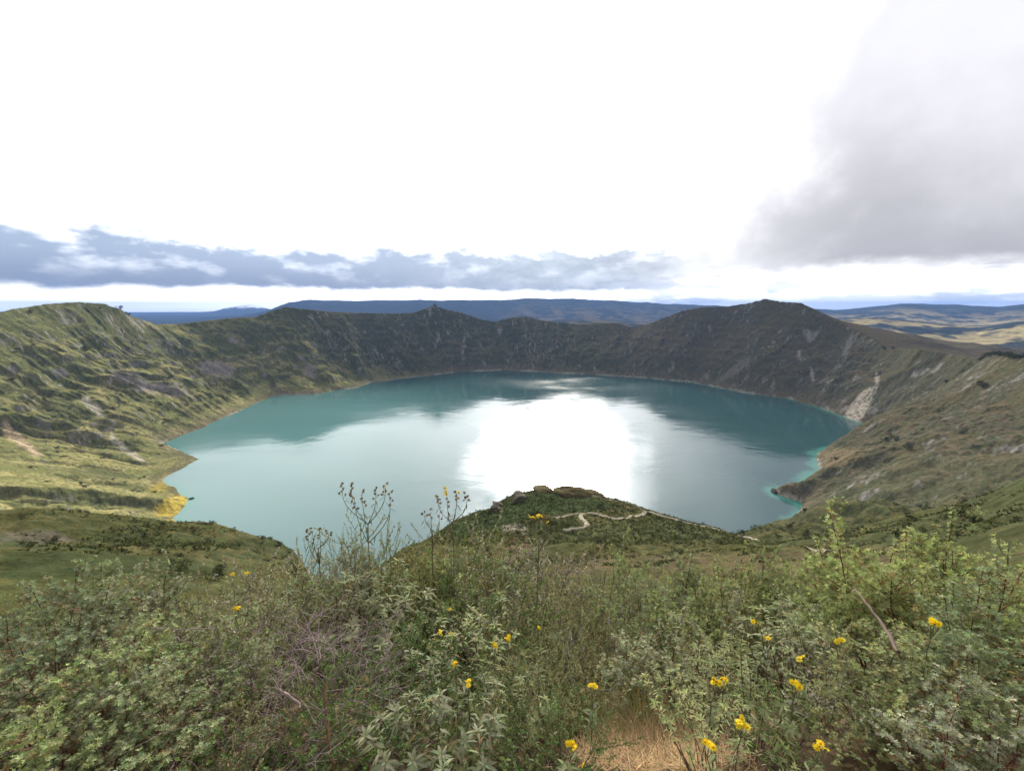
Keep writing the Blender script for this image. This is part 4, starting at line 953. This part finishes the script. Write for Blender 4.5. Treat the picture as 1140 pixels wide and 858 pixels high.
ROWS = [
 # farthest row, breaking the line of the brow
 ('lupin', 18, 640, 1.25, 'silvery grey-green shrub at the left edge, topmost against the mound', G_L, 1.0),
 ('lupin', 62, 648, 1.2, 'grey-green shrub just inside the left edge, below the bare earth of the mound', G_L, 1.0),
 ('lupin', 120, 634, 1.25, 'grey-green shrub with two star-shaped shoots standing up before the mound', G_L, 0.9),
 ('lupin', 142, 638, 1.2, 'grey-green shrub with one reddish stem rising against the mound', G_L, 0.9),
 ('woolly', 205, 652, 1.1, 'grey woolly shrub in front of the tall dark bush on the mound', G_L, 1.0),
 ('woolly', 236, 662, 1.0, 'grey woolly shrub right of the tall dark bush, under the rounded one', G_L, 1.0),
 ('olive', 268, 660, 1.0, 'olive shrub behind the large yellow flower cluster on the left', G_L, 1.1),
 ('woolly', 318, 634, 1.35, 'pale dry shrub at the right foot of the mound, by the water', G_L, 0.9),
 ('olive', 352, 622, 1.45, 'olive shrub at the lake edge of the brow, just left of the tall seed stalk', G_C, 1.0),
 ('heath', 372, 612, 1.4, 'wispy olive plant directly left of the tall seed stalk', G_C, 1.0),
 ('olive', 402, 606, 1.5, 'olive shrub at the foot of the tall seed stalk', G_C, 1.1),
 ('heath', 430, 608, 1.45, 'wispy plant right of the tall seed stalk, against the lake', G_C, 1.0),
 ('green', 462, 612, 1.45, 'dark green shrub in the dip of the brow between the two flower stalks', G_C, 1.0),
 ('olive', 492, 606, 1.45, 'olive shrub at the foot of the yellow-topped stalk', G_C, 1.0),
 ('green', 520, 610, 1.5, 'green shrub before the left shoulder of the knoll', G_C, 1.0),
 ('woolly', 548, 606, 1.55, 'silver-grey woolly shrub before the pale flat of the knoll', G_C, 1.0),
 ('woolly', 580, 616, 1.5, 'silver-grey woolly shrub below the yellow flower of the short stalk', G_C, 1.1),
 ('woolly', 622, 640, 1.35, 'silver-grey woolly shrub, rightmost of the silvery ones on the brow', G_C, 1.0),
 ('violet', 655, 662, 1.25, 'wispy plant with violet flowers on the brow right of the silvery shrubs', G_C, 1.1),
 ('violet', 690, 668, 1.2, 'violet-flowered plant left of the tall reddish shrub stem', G_C, 1.0),
 ('lupin', 706, 606, 1.75, 'tall grey-green shrub with a thin reddish stem rising before the brown flats', G_C, 0.62),
 ('lupin', 740, 634, 1.45, 'grey-green shrub right of the tall reddish stem, before the brown flats', G_C, 0.9),
 ('lupin', 775, 636, 1.4, 'grey-green shrub on the brow below the path bend', G_R, 0.9),
 ('pale', 815, 618, 1.55, 'pale green shrub on the brow below the right end of the pale path', G_R, 0.9),
 ('pale', 850, 624, 1.5, 'pale green shrub on the brow below the last piece of path', G_R, 0.9),
 ('lupin', 882, 622, 1.45, 'grey-green shrub on the brow beneath the small green shore notch', G_R, 0.9),
 ('pale', 925, 624, 1.4, 'pale green shrub on the brow left of the big right-hand bush', G_R, 1.0),
 ('pale', 985, 602, 1.45, 'pale green shrub with thin upright shoots at the left side of the big bush', G_R, 1.0),
 ('pale', 1030, 583, 1.5, 'big pale green bush with dark red stems, highest on the right', G_R, 1.05),
 ('pale', 1085, 592, 1.4, 'pale green bush just right of the highest one', G_R, 1.1),
 ('pale', 1122, 604, 1.3, 'pale green bush against the right edge, beside the right slope', G_R, 1.0),
 ('woolly', 600, 634, 1.3, 'silver-grey woolly shrub between the short flower stalk and the violet flowers', G_C, 1.2),
 ('olive', 640, 654, 1.3, 'rounded olive shrub left of the violet flowers on the brow', G_C, 1.2),
 ('pale', 668, 650, 1.3, 'pale green shrub in the middle of the brow, under the path junction', G_C, 1.0),
 ('pale', 440, 618, 1.3, 'leafy shrub right of the tall seed stalk, low against the lake', G_C, 1.1),
 ('lupin', 385, 626, 1.3, 'leafy grey-green shrub under the tall seed stalk', G_C, 1.0),
 ('lupin', 520, 628, 1.3, 'leafy shrub below the yellow-topped stalk, before the knoll', G_C, 1.1),
 ('pale', 480, 634, 1.3, 'leafy shrub in the dip between the two tall stalks', G_C, 1.0),
 ('lupin', 295, 650, 1.3, 'leafy grey-green shrub right of the small yellow daisies by the mound', G_L, 1.1),
 # second row
 ('green', 540, 668, 0.9, 'green shrub behind the centre daisies, right of the dark shrub', G_C, 1.1),
 ('lupin', 240, 712, 0.9, 'leafy shrub left of the dead twigs, under the large yellow cluster', G_L, 0.9),
 ('pale', 170, 716, 0.9, 'leafy green shrub in the lower part of the left thicket', G_L, 1.0),
 ('lupin', 215, 770, 0.6, 'low leafy shrub at the lower left of the dead twigs', G_L, 1.0),
 ('green', 285, 788, 0.5, 'small green shrub just left of the pale broken branch', G_L, 1.1),
 ('pale', 150, 775, 0.6, 'leafy shrub low in the left thicket, above the bottom edge', G_L, 1.0),
 ('lupin', 255, 836, 0.4, 'leafy sprigs on the bottom edge below the dead twigs', G_L, 1.0),
 ('green', 372, 776, 0.5, 'green shrub in front of the rusty trunk base', G_C, 1.0),
 ('dead', 318, 742, 0.5, 'front part of the purple-grey twigs, a low bare bush by the pale branch', None, 1.3),
 ('green', 606, 700, 0.9, 'dark green shrub among the fine heath plants', G_C, 1.2),
 ('pale', 640, 688, 0.9, 'pale shrub among the fine heath plants, right of the dark green one', G_C, 0.9),
 ('olive', 690, 700, 0.9, 'olive shrub at the left edge of the dark hollow', G_C, 1.2),
 ('lupin', 745, 706, 0.9, 'grey-green shrub overhanging the dark hollow, above the dry grass', G_R, 1.1),
 ('woolly', 560, 690, 0.9, 'silvery shrub just right of the yellow daisies in the centre', G_C, 1.0),
 ('lupin', 300, 690, 0.9, 'grey-green shrub behind the tangled dead twigs', G_L, 1.0),
 ('lupin', 20, 690, 1.0, 'grey-green shrub at the left edge, below the topmost one', G_L, 1.1),
 ('lupin', 80, 684, 0.95, 'leafy grey-green shrub in the middle of the left thicket', G_L, 1.1),
 ('pale', 150, 682, 0.95, 'lighter green shrub with reddish stems in the left thicket', G_L, 1.0),
 ('lupin', 195, 690, 0.9, 'grey-green shrub with bare dark stems left of the dead twigs', G_L, 1.0),
 ('heath', 250, 694, 0.8, 'thin straw-tinted plant under the large yellow flower cluster', G_L, 1.0),
 ('sage', 330, 662, 1.0, 'long-leaved plant above the dead purple-grey twigs', G_C, 1.0),
 ('sage', 384, 648, 1.1, 'olive plant with narrow arching leaves below the tall seed stalk', G_C, 1.05),
 ('sage', 425, 660, 1.05, 'large-leaved drooping sage plant in the centre left, dark hollow beneath it', G_C, 1.1),
 ('green', 470, 662, 1.0, 'dark green shrub between the two big drooping sage plants', G_C, 1.0),
 ('olive', 535, 650, 1.1, 'olive shrub with reddish dry stems behind the yellow daisies', G_C, 1.0),
 ('sage', 575, 660, 1.0, 'pale sage plant below the silver-grey shrubs', G_C, 1.0),
 ('heath', 612, 680, 0.95, 'fine grey-olive heath plant in the centre, right of the daisies', G_C, 1.1),
 ('heath', 650, 694, 0.9, 'fine heath plant below the violet flowers', G_C, 1.1),
 ('violet', 672, 706, 0.85, 'violet-flowered plant low in the centre, above the grass tussock', G_C, 1.0),
 ('lupin', 725, 668, 1.05, 'grey-green shrub over the dark reddish hollow right of centre', G_R, 0.9),
 ('pale', 770, 674, 1.0, 'pale shrub over the dark hollow, beside the flowering herbs', G_R, 0.9),
 ('pale', 822, 664, 1.05, 'pale shrub with thin reddish stems behind the yellow flowering herbs', G_R, 0.9),
 ('lupin', 870, 666, 1.0, 'grey-green shrub left of the slanting dead stick', G_R, 0.9),
 ('lupin', 925, 666, 1.0, 'grey-green shrub just under the top of the slanting dead stick', G_R, 1.0),
 ('pale', 1000, 655, 1.05, 'pale green bush right of the slanting dead stick', G_R, 1.0),
 ('pale', 1060, 650, 1.0, 'pale green bush with dark stems above the lone yellow flower', G_R, 1.1),
 ('lupin', 1120, 660, 0.95, 'grey-green bush at the right edge, half way down', G_R, 1.1),
 # front rows
 ('pale', 25, 742, 0.75, 'green shrub in the lower left corner region, above the last leaves', G_L, 1.1),
 ('lupin', 95, 738, 0.7, 'green star-leaved shrub low in the left thicket', G_L, 1.0),
 ('green', 172, 752, 0.6, 'low green shrub at the foot of bare reddish stems on the left', G_L, 1.1),
 ('heath', 232, 748, 0.55, 'straw-green tuft between the left thicket and the dead twigs', G_L, 1.0),
 ('dead', 330, 712, 0.62, 'tangled purple-grey dead shrub left of centre', None, 1.25),
 ('dead', 282, 728, 0.52, 'smaller dead twiggy shrub at the left side of the tangled one', None, 1.2),
 ('olive', 250, 812, 0.34, 'yellow-green low shrub below the dead twigs', G_L, 1.2),
 ('green', 400, 722, 0.66, 'bright green small-leaved shrub with a rusty bare trunk, left of centre', G_C, 1.15),
 ('green', 440, 752, 0.55, 'green small-leaved shrub at the right side of the rusty trunk', G_C, 1.0),
 ('sage', 498, 716, 0.72, 'sage plant with long drooping leaves beneath the centre daisies', G_C, 1.0),
 ('sage', 464, 742, 0.55, 'sage rosette with star-spread leaves left of the daisies', G_C, 0.9),
 ('sage', 545, 738, 0.6, 'sage plant right of the centre daisies, over a dark gap', G_C, 0.9),
 ('heath', 592, 748, 0.6, 'bright feathery green plant in the lower centre', G_C, 1.0),
 ('heath', 628, 752, 0.5, 'feathery plant left of the dry grass patch', G_C, 1.0),
 ('tussock', 650, 742, 0.42, 'bright green tussock in the middle of the fine plants', None, 1.0),
 ('tussock', 722, 758, 0.32, 'yellow-green tussock at the top of the dry grass patch', None, 1.2),
 ('herb', 786, 738, 0.55, 'yellowish herb with tan seed heads, left of the flowering herbs', G_R, 1.0),
 ('herb', 815, 736, 0.6, 'leafy herb carrying yellow flowers right of the dry grass', G_R, 1.0),
 ('herb', 860, 740, 0.6, 'leafy herb with yellow flowers and dry heads, right of its twin', G_R, 1.0),
 ('sage', 908, 712, 0.72, 'grey sage plant with upright leaves under the slanting stick', G_R, 0.95),
 ('woolly', 946, 738, 0.6, 'pale grey spotted-looking dead leaves on a shrub in the lower right', G_R, 0.8),
 ('pale', 1010, 722, 0.75, 'green bush below the lone yellow flower on the right', G_R, 1.1),
 ('lupin', 1080, 726, 0.72, 'green bush in the lower right, left of the corner', G_R, 1.1),
 ('pale', 1130, 740, 0.66, 'green bush against the lower right edge', G_R, 1.0),
 # bottom edge
 ('green', 45, 800, 0.42, 'low green shrub in the bottom left corner', G_L, 1.3),
 ('lupin', 120, 806, 0.36, 'low star-leaved shrub on the bottom edge, left', G_L, 1.2),
 ('olive', 195, 822, 0.30, 'low olive shrub on the bottom edge under the bare stems', G_L, 1.2),
 ('green', 330, 812, 0.34, 'low green shrub on the bottom edge below the pale log', G_C, 1.2),
 ('green', 410, 822, 0.32, 'low green shrub at the foot of the rusty trunk', G_C, 1.2),
 ('sage', 492, 790, 0.42, 'sage plant with broad pale leaves on the bottom edge, centre', G_C, 1.0),
 ('sage', 548, 786, 0.42, 'sage plant with hanging leaves, right of the one on the bottom edge', G_C, 0.9),
 ('green', 600, 800, 0.38, 'low green shrub left of the dry grass, on the bottom edge', G_C, 1.2),
 ('green', 622, 822, 0.30, 'low green shrub touching the left side of the dry grass', G_C, 1.0),
 ('herb', 800, 800, 0.36, 'low leafy herb at the right side of the dry grass', G_R, 1.1),
 ('herb', 852, 800, 0.36, 'low leafy herb on the bottom edge with a few yellow flowers', G_R, 1.1),
 ('green', 890, 792, 0.40, 'dark green shrub on the bottom edge, right of the flowering herbs', G_R, 1.1),
 ('pale', 950, 800, 0.40, 'low green shrub on the bottom edge under the grey dead leaves', G_R, 1.2),
 ('pale', 1030, 804, 0.40, 'leafy shrub on the bottom edge near the right corner', G_R, 1.2),
 ('lupin', 1110, 810, 0.36, 'leafy shrub in the bottom right corner', G_R, 1.2),
]
MADE = {}
for k, px, py, h, lab, grp, w in ROWS:
    MADE[lab] = plant(k, px, py, h, lab, grp, w)
# straw tufts of the bare patch
for i, (x, y) in enumerate(((690,800),(722,806),(752,812),(700,835),(735,842),(765,838),(680,822),(712,786),(742,790))):
    P = march(x, y, 1.2, 9);
    r = plant('straw', 0, 0, 0.24, 'flattened straw-coloured tuft on the patch of dry grass', 'dry grass tufts on the bare patch', 1.5, P=P)

# yellow daisies: each a stalk of its own that ends at its place among the leaves
def daisy(px, py, h, n, label, seed, spread=0.028, seeds=0, dmin=1.6, dz=0.0):
    rng = np.random.default_rng(seed); P, hh, d = spot(px, py, 0.93)
    r = empty('daisy_plant', tuple(P), label, 'flower', 'yellow daisies among the shrubs')
    tb = Tubes(); lv = Leaves(); base = curve_path(rng, (0, 0, -0.02), (0.05*rng.normal(), 0.05*rng.normal(), 1), hh*0.86, 0.3, 0.03, 9); base[:, :2] *= np.linspace(1, 0.4, 9)[:, None]
    base[-1, :2] = 0; tb.add(base, 0.004, 0.0025, (0.09, 0.10, 0.05)); top = base[-1]; pts = []; sp = []
    for k in range(n + seeds):
        a = k*2.4 + rng.random(); rr = spread*math.sqrt((k + 0.3)/max(1, n))*(1 + 0.6*(k >= n)); e = np.array((rr*math.cos(a), rr*math.sin(a), hh - 0.02*rng.random() - (0.02 if k >= n else 0)))
        tb.add(np.array([top, (top + e)/2 + np.array((rr*0.3*math.cos(a), rr*0.3*math.sin(a), 0)), e]), 0.0022, 0.0014, (0.10, 0.115, 0.055), 3)
        (pts if k < n else sp).append(e)
    t = 0.45 + 0.5*rng.random(16); q, tn = along(base, t); o = perp(rng, tn); L = 0.075*(0.6 + 0.6*rng.random(16))
    lv.add(q, unit(o + tn*0.4), tn, L, L*0.22, hue(rng, 16, (0.16, 0.185, 0.10), 0.15), 0.45)
    put_part(tmesh('stem', tb), 'stem', r); put_part(lmesh('leaves', lv, 'lance'), 'leaves', r)
    heads(r, pts, FLOWER, 'flower', rng); heads(r, sp, SEEDH, 'seed_head', rng)
for i, (x, y, h, n, s, lab) in enumerate((
 (262,676,1.05,6,0,'large yellow daisy cluster on the left, above the dead twigs'),(258,638,1.2,2,0,'small pale yellow daisies against the mound, left of the pair'),(275,637,1.2,2,0,'small pale yellow daisies against the mound, right of the pair'),
 (500,678,0.95,2,0,'single yellow daisy above the centre sage plant'),(489,703,0.85,4,3,'yellow daisies with brown heads left of the centre sage stem'),(503,704,0.85,3,0,'yellow daisies right beside the brown-headed ones in the centre'),
 (507,738,0.62,4,1,'yellow daisies in the middle of the drooping centre sage'),(521,758,0.55,3,2,'lowest yellow daisies on the drooping centre sage'),(565,709,0.8,4,0,'yellow daisies right of centre, upper of the nearby pair'),(550,716,0.78,3,0,'yellow daisies right of centre, lower left of the nearby pair'),
 (599,697,0.85,1,1,'tiny yellow daisy among the fine heath plants'),(660,762,0.45,3,2,'yellow daisies over the dark gap above the dry grass'),(636,826,0.26,3,0,'yellow daisies low on the bottom edge, left of the dry grass'),(647,850,0.2,1,0,'single yellow daisy at the bottom edge in the centre'),
 (797,758,0.5,4,4,'yellow daisies on the herb next to the dry grass, wider cluster'),(806,754,0.5,3,0,'yellow daisies at the right end of the wider herb cluster'),(841,691,0.8,3,0,'yellow daisies high behind the flowering herbs'),(854,708,0.75,2,2,'rounded yellow daisies below the high ones on the herbs'),
 (886,758,0.5,3,2,'yellow daisies on the right herb, before the grey sage'),(893,730,0.6,2,2,'small yellow daisies above the right herb, by the grey sage'),(827,804,0.3,5,3,'yellow daisies low in front of the herbs'),(789,826,0.24,3,0,'yellow daisies just right of the dry grass, near the bottom edge'),
 (913,828,0.26,3,0,'yellow daisies low on the bottom edge, right of the herbs'),(1040,690,0.9,5,2,'lone yellow daisy cluster on the big right bush'),(936,711,0.7,2,1,'small yellow daisies between the grey sage and the stick'))):
    daisy(x, y, h, n, lab, 100 + i, 0.024 if n < 5 else 0.032, s)

# tall candelabra stalks against the water
def stalk(px, py, foot_y, foot, h, label, seed, arms, nseed, nflow, width, k_leaf=14):
    rng = np.random.default_rng(seed); P, hh, d = spot(px, foot_y, 1.0); t_ = ray(px, py); hh = EYE + t_[2]*d - P[2]; P[0] = t_[0]*d; P[1] = t_[1]*d
    r = empty('tall_flower_stalk', tuple(P), label, 'plant', None)
    tb = Tubes(); lv = Leaves(); H = hh
    fork = H*(1 - foot); main = np.stack([np.zeros(9), np.zeros(9), np.linspace(-0.05, fork, 9)], -1); main[:, :2] += rng.normal(0, 0.006, (9, 2)); tb.add(main, 0.009, 0.006, (0.12, 0.11, 0.06), 5)
    seeds = []; flows = []
    for a in range(arms):
        ang = math.pi*2*a/arms + 0.4; u = (a/(arms - 1) - 0.5)*2 if arms > 1 else 0
        # arms fan out sideways to the line of sight as well as in depth
        e = np.array((u*width, 0.5*width*math.sin(ang*1.7), H - 0.05*H*rng.random() - abs(u)*0.03)); s0 = main[-1 - int(rng.integers(0, 2))]
        Q = np.array([s0 + (e - s0)*t + np.array((u*width*0.35*math.sin(math.pi*t), 0, 0)) for t in np.linspace(0, 1, 7)]); tb.add(Q, 0.006, 0.003, (0.12, 0.115, 0.065), 4)
        for b in range(nseed):
            t = 0.62 + 0.38*(b + 1)/nseed; q, tn = along(Q, np.array([min(t, 0.995)])); o = perp(rng, tn)[0]; f = q[0] + (o*0.55 + np.array((0, 0, 0.7)))*(0.035 + 0.035*rng.random())
            tb.add(np.array([q[0], (q[0] + f)/2 + o*0.006, f]), 0.0016, 0.0010, (0.12, 0.10, 0.06), 3)
            (flows if len(flows) < nflow and a >= arms - 2 - (nflow > 3) and b >= nseed - 3 else seeds).append(f)
        q, tn = along(Q, np.array([0.15, 0.25, 0.35, 0.45, 0.55, 0.62, 0.7])); o = perp(rng, tn); lv.add(q, unit(o + np.array((0, 0, -0.1))), tn, 0.085, 0.018, hue(rng, 7, (0.13, 0.145, 0.09), 0.15), 0.6)
    q, tn = along(main, 0.35 + 0.65*rng.random(k_leaf)); o = perp(rng, tn); L = 0.11*(0.6 + 0.6*rng.random(k_leaf)); lv.add(q, unit(o + tn*0.2), tn, L, L*0.2, hue(rng, k_leaf, (0.14, 0.15, 0.085), 0.15), 0.7)
    put_part(tmesh('stem', tb), 'stem', r); put_part(lmesh('leaves', lv, 'lance'), 'leaves', r)
    heads(r, seeds, SEEDH, 'seed_head', rng, 1.9, 0.5); heads(r, flows, FLOWER, 'flower', rng, 1.6, 0.5)
stalk(406, 540, 632, 0.20, 1.75, 'tall branched stalk of brown seed heads rising against the lake, left of the knoll', 201, 7, 6, 1, 0.33, 60)
stalk(503, 545, 640, 0.17, 1.75, 'tall stalk topped by a yellow flower, before the left shoulder of the knoll', 202, 4, 6, 4, 0.19, 40)
stalk(480, 566, 632, 0.13, 1.62, 'thin leafy stalk left of the yellow-topped one', 203, 3, 3, 0, 0.10, 40)
stalk(600, 570, 650, 0.12, 1.7, 'short flower stalk with yellow heads before the dark side of the knoll', 204, 3, 5, 7, 0.10, 34)
stalk(352, 588, 630, 0.14, 1.6, 'thin seed stalk at the lake edge right of the mound', 205, 4, 4, 0, 0.13, 36)

# dead stick leaning among the shrubs on the right, pale broken log on the left
def branch(name, pts, r0, r1, col, label, twigs=0, seed=1):
    rng = np.random.default_rng(seed); W = np.array([at_dist(*p) for p in pts]); base = W[-1].copy(); P = W - base; tb = Tubes()
    Q = np.concatenate([P[i] + (P[i + 1] - P[i])*np.linspace(0, 1, 5)[:-1, None] for i in range(len(P) - 1)] + [P[-1:]]); Q[1:-1] += np.cumsum(rng.normal(0, 0.0022, Q[1:-1].shape), 0)
    tb.add(Q, r1, r0, col, 7)
    for k in range(twigs):
        q, tn = along(Q, np.array([rng.random()*0.8])); o = perp(rng, tn)[0]; tb.add(curve_path(rng, q[0], -tn[0]*0.6 + o, 0.10 + 0.15*rng.random(), 0.1, 0.12, 5), 0.003, 0.001, np.array((0.11, 0.09, 0.075)), 3)
    o = mesh_np(name, *tb.arrays(), WOOD, True, loc=base); return tag(o, label, 'branch')
branch('dead_stick', [(951,655,2.95),(968,676,2.85),(984,700,2.75),(1000,726,2.65)], 0.010, 0.004, (0.20, 0.16, 0.125), 'slanting bare grey-brown stick among the pale bushes on the right', 0, 4)
branch('broken_log', [(310,768,2.35),(322,778,2.3),(333,788,2.27)], 0.007, 0.011, (0.18, 0.15, 0.14), 'short pale broken branch end below the dead purple-grey twigs', 7, 6)
branch('rusty_trunk', [(362,758,2.3),(364,790,2.2),(366,822,2.1),(372,850,2.03)], 0.009, 0.006, (0.12, 0.075, 0.042), 'bare rusty-brown trunk under the bright green shrub, left of centre', 9, 8)

# leaf litter and low growth between the shrubs: one mass nobody could count
def undergrowth():
    rng = np.random.default_rng(91); n = 7400
    Y = 0.9 + 14*rng.random(n)**1.6; X = (rng.random(n)*2 - 1)*(3.4 + Y*1.35); g = ground_many(X, Y)
    patchP = [march(x, y, 1.2, 9) for x, y in ((722,812),(700,830),(748,835),(732,796),(775,845),(690,848),(722,848))]
    ok = np.ones(n, bool)
    for q in patchP: ok &= (X - q[0])**2 + (Y - q[1])**2 > 0.16
    X, Y, g = X[ok], Y[ok], g[ok]; m = len(X); k = 22
    Hs = (0.14 + 0.30*rng.random(m))*(0.8 + 0.10*Y); Hs = np.minimum(Hs, 0.62); tilt = rng.normal(0, 0.35, (m, 2))
    t = rng.random((m, k)); P = np.stack([X[:, None] + tilt[:, :1]*Hs[:, None]*t, Y[:, None] + tilt[:, 1:]*Hs[:, None]*t, g[:, None] + Hs[:, None]*t], -1).reshape(-1, 3)
    A = unit(rng.normal(0, 1, (m*k, 3)) + np.array((0, 0, 0.55))); kind = rng.random(m); L = np.repeat(0.022 + 0.035*rng.random(m), k)*(0.6 + 0.7*rng.random(m*k))*np.repeat(0.9 + 0.06*Y, k)
    base = np.where(kind[:, None] < 0.45, [(0.105, 0.13, 0.065)], np.where(kind[:, None] < 0.75, [(0.13, 0.135, 0.075)], np.where(kind[:, None] < 0.9, [(0.105, 0.145, 0.055)], [(0.15, 0.115, 0.065)])))  # low leaves darkened: shade beneath the shrubs put into their colour
    lv = Leaves(); lv.add(P, A, perp(rng, A), L, L*0.42, np.clip(np.repeat(base, k, 0)*(1 + rng.normal(0, 0.22, (m*k, 1))), 0.01, 0.4), 0.15)
    o = mesh_np('undergrowth', *lv.arrays('diamond'), LEAF); tag(o, kind='stuff')
    # fallen straw on the bare patch
    n = 7000; q = rng.integers(0, 7, n); C = np.array(patchP)[q]; P = C + np.concatenate([rng.normal(0, 0.16, (n, 2)), np.zeros((n, 1))], 1); P[:, 2] = ground_many(P[:, 0], P[:, 1]) + 0.004 + 0.03*rng.random(n)
    a = rng.random(n)*6.283; A = np.stack([np.cos(a), np.sin(a), 0.25*rng.normal(0, 1, n)], -1); lv = Leaves(); lv.add(P, A, np.repeat([[0, 0, 1.0]], n, 0), 0.06 + 0.13*rng.random(n), 0.0035, hue(rng, n, (0.38, 0.29, 0.165), 0.25, (0.15, 0.10, 0.06), 0.25), 0.05)
    o = mesh_np('straw_litter', *lv.arrays('blade'), LEAF); tag(o, kind='stuff')
undergrowth()
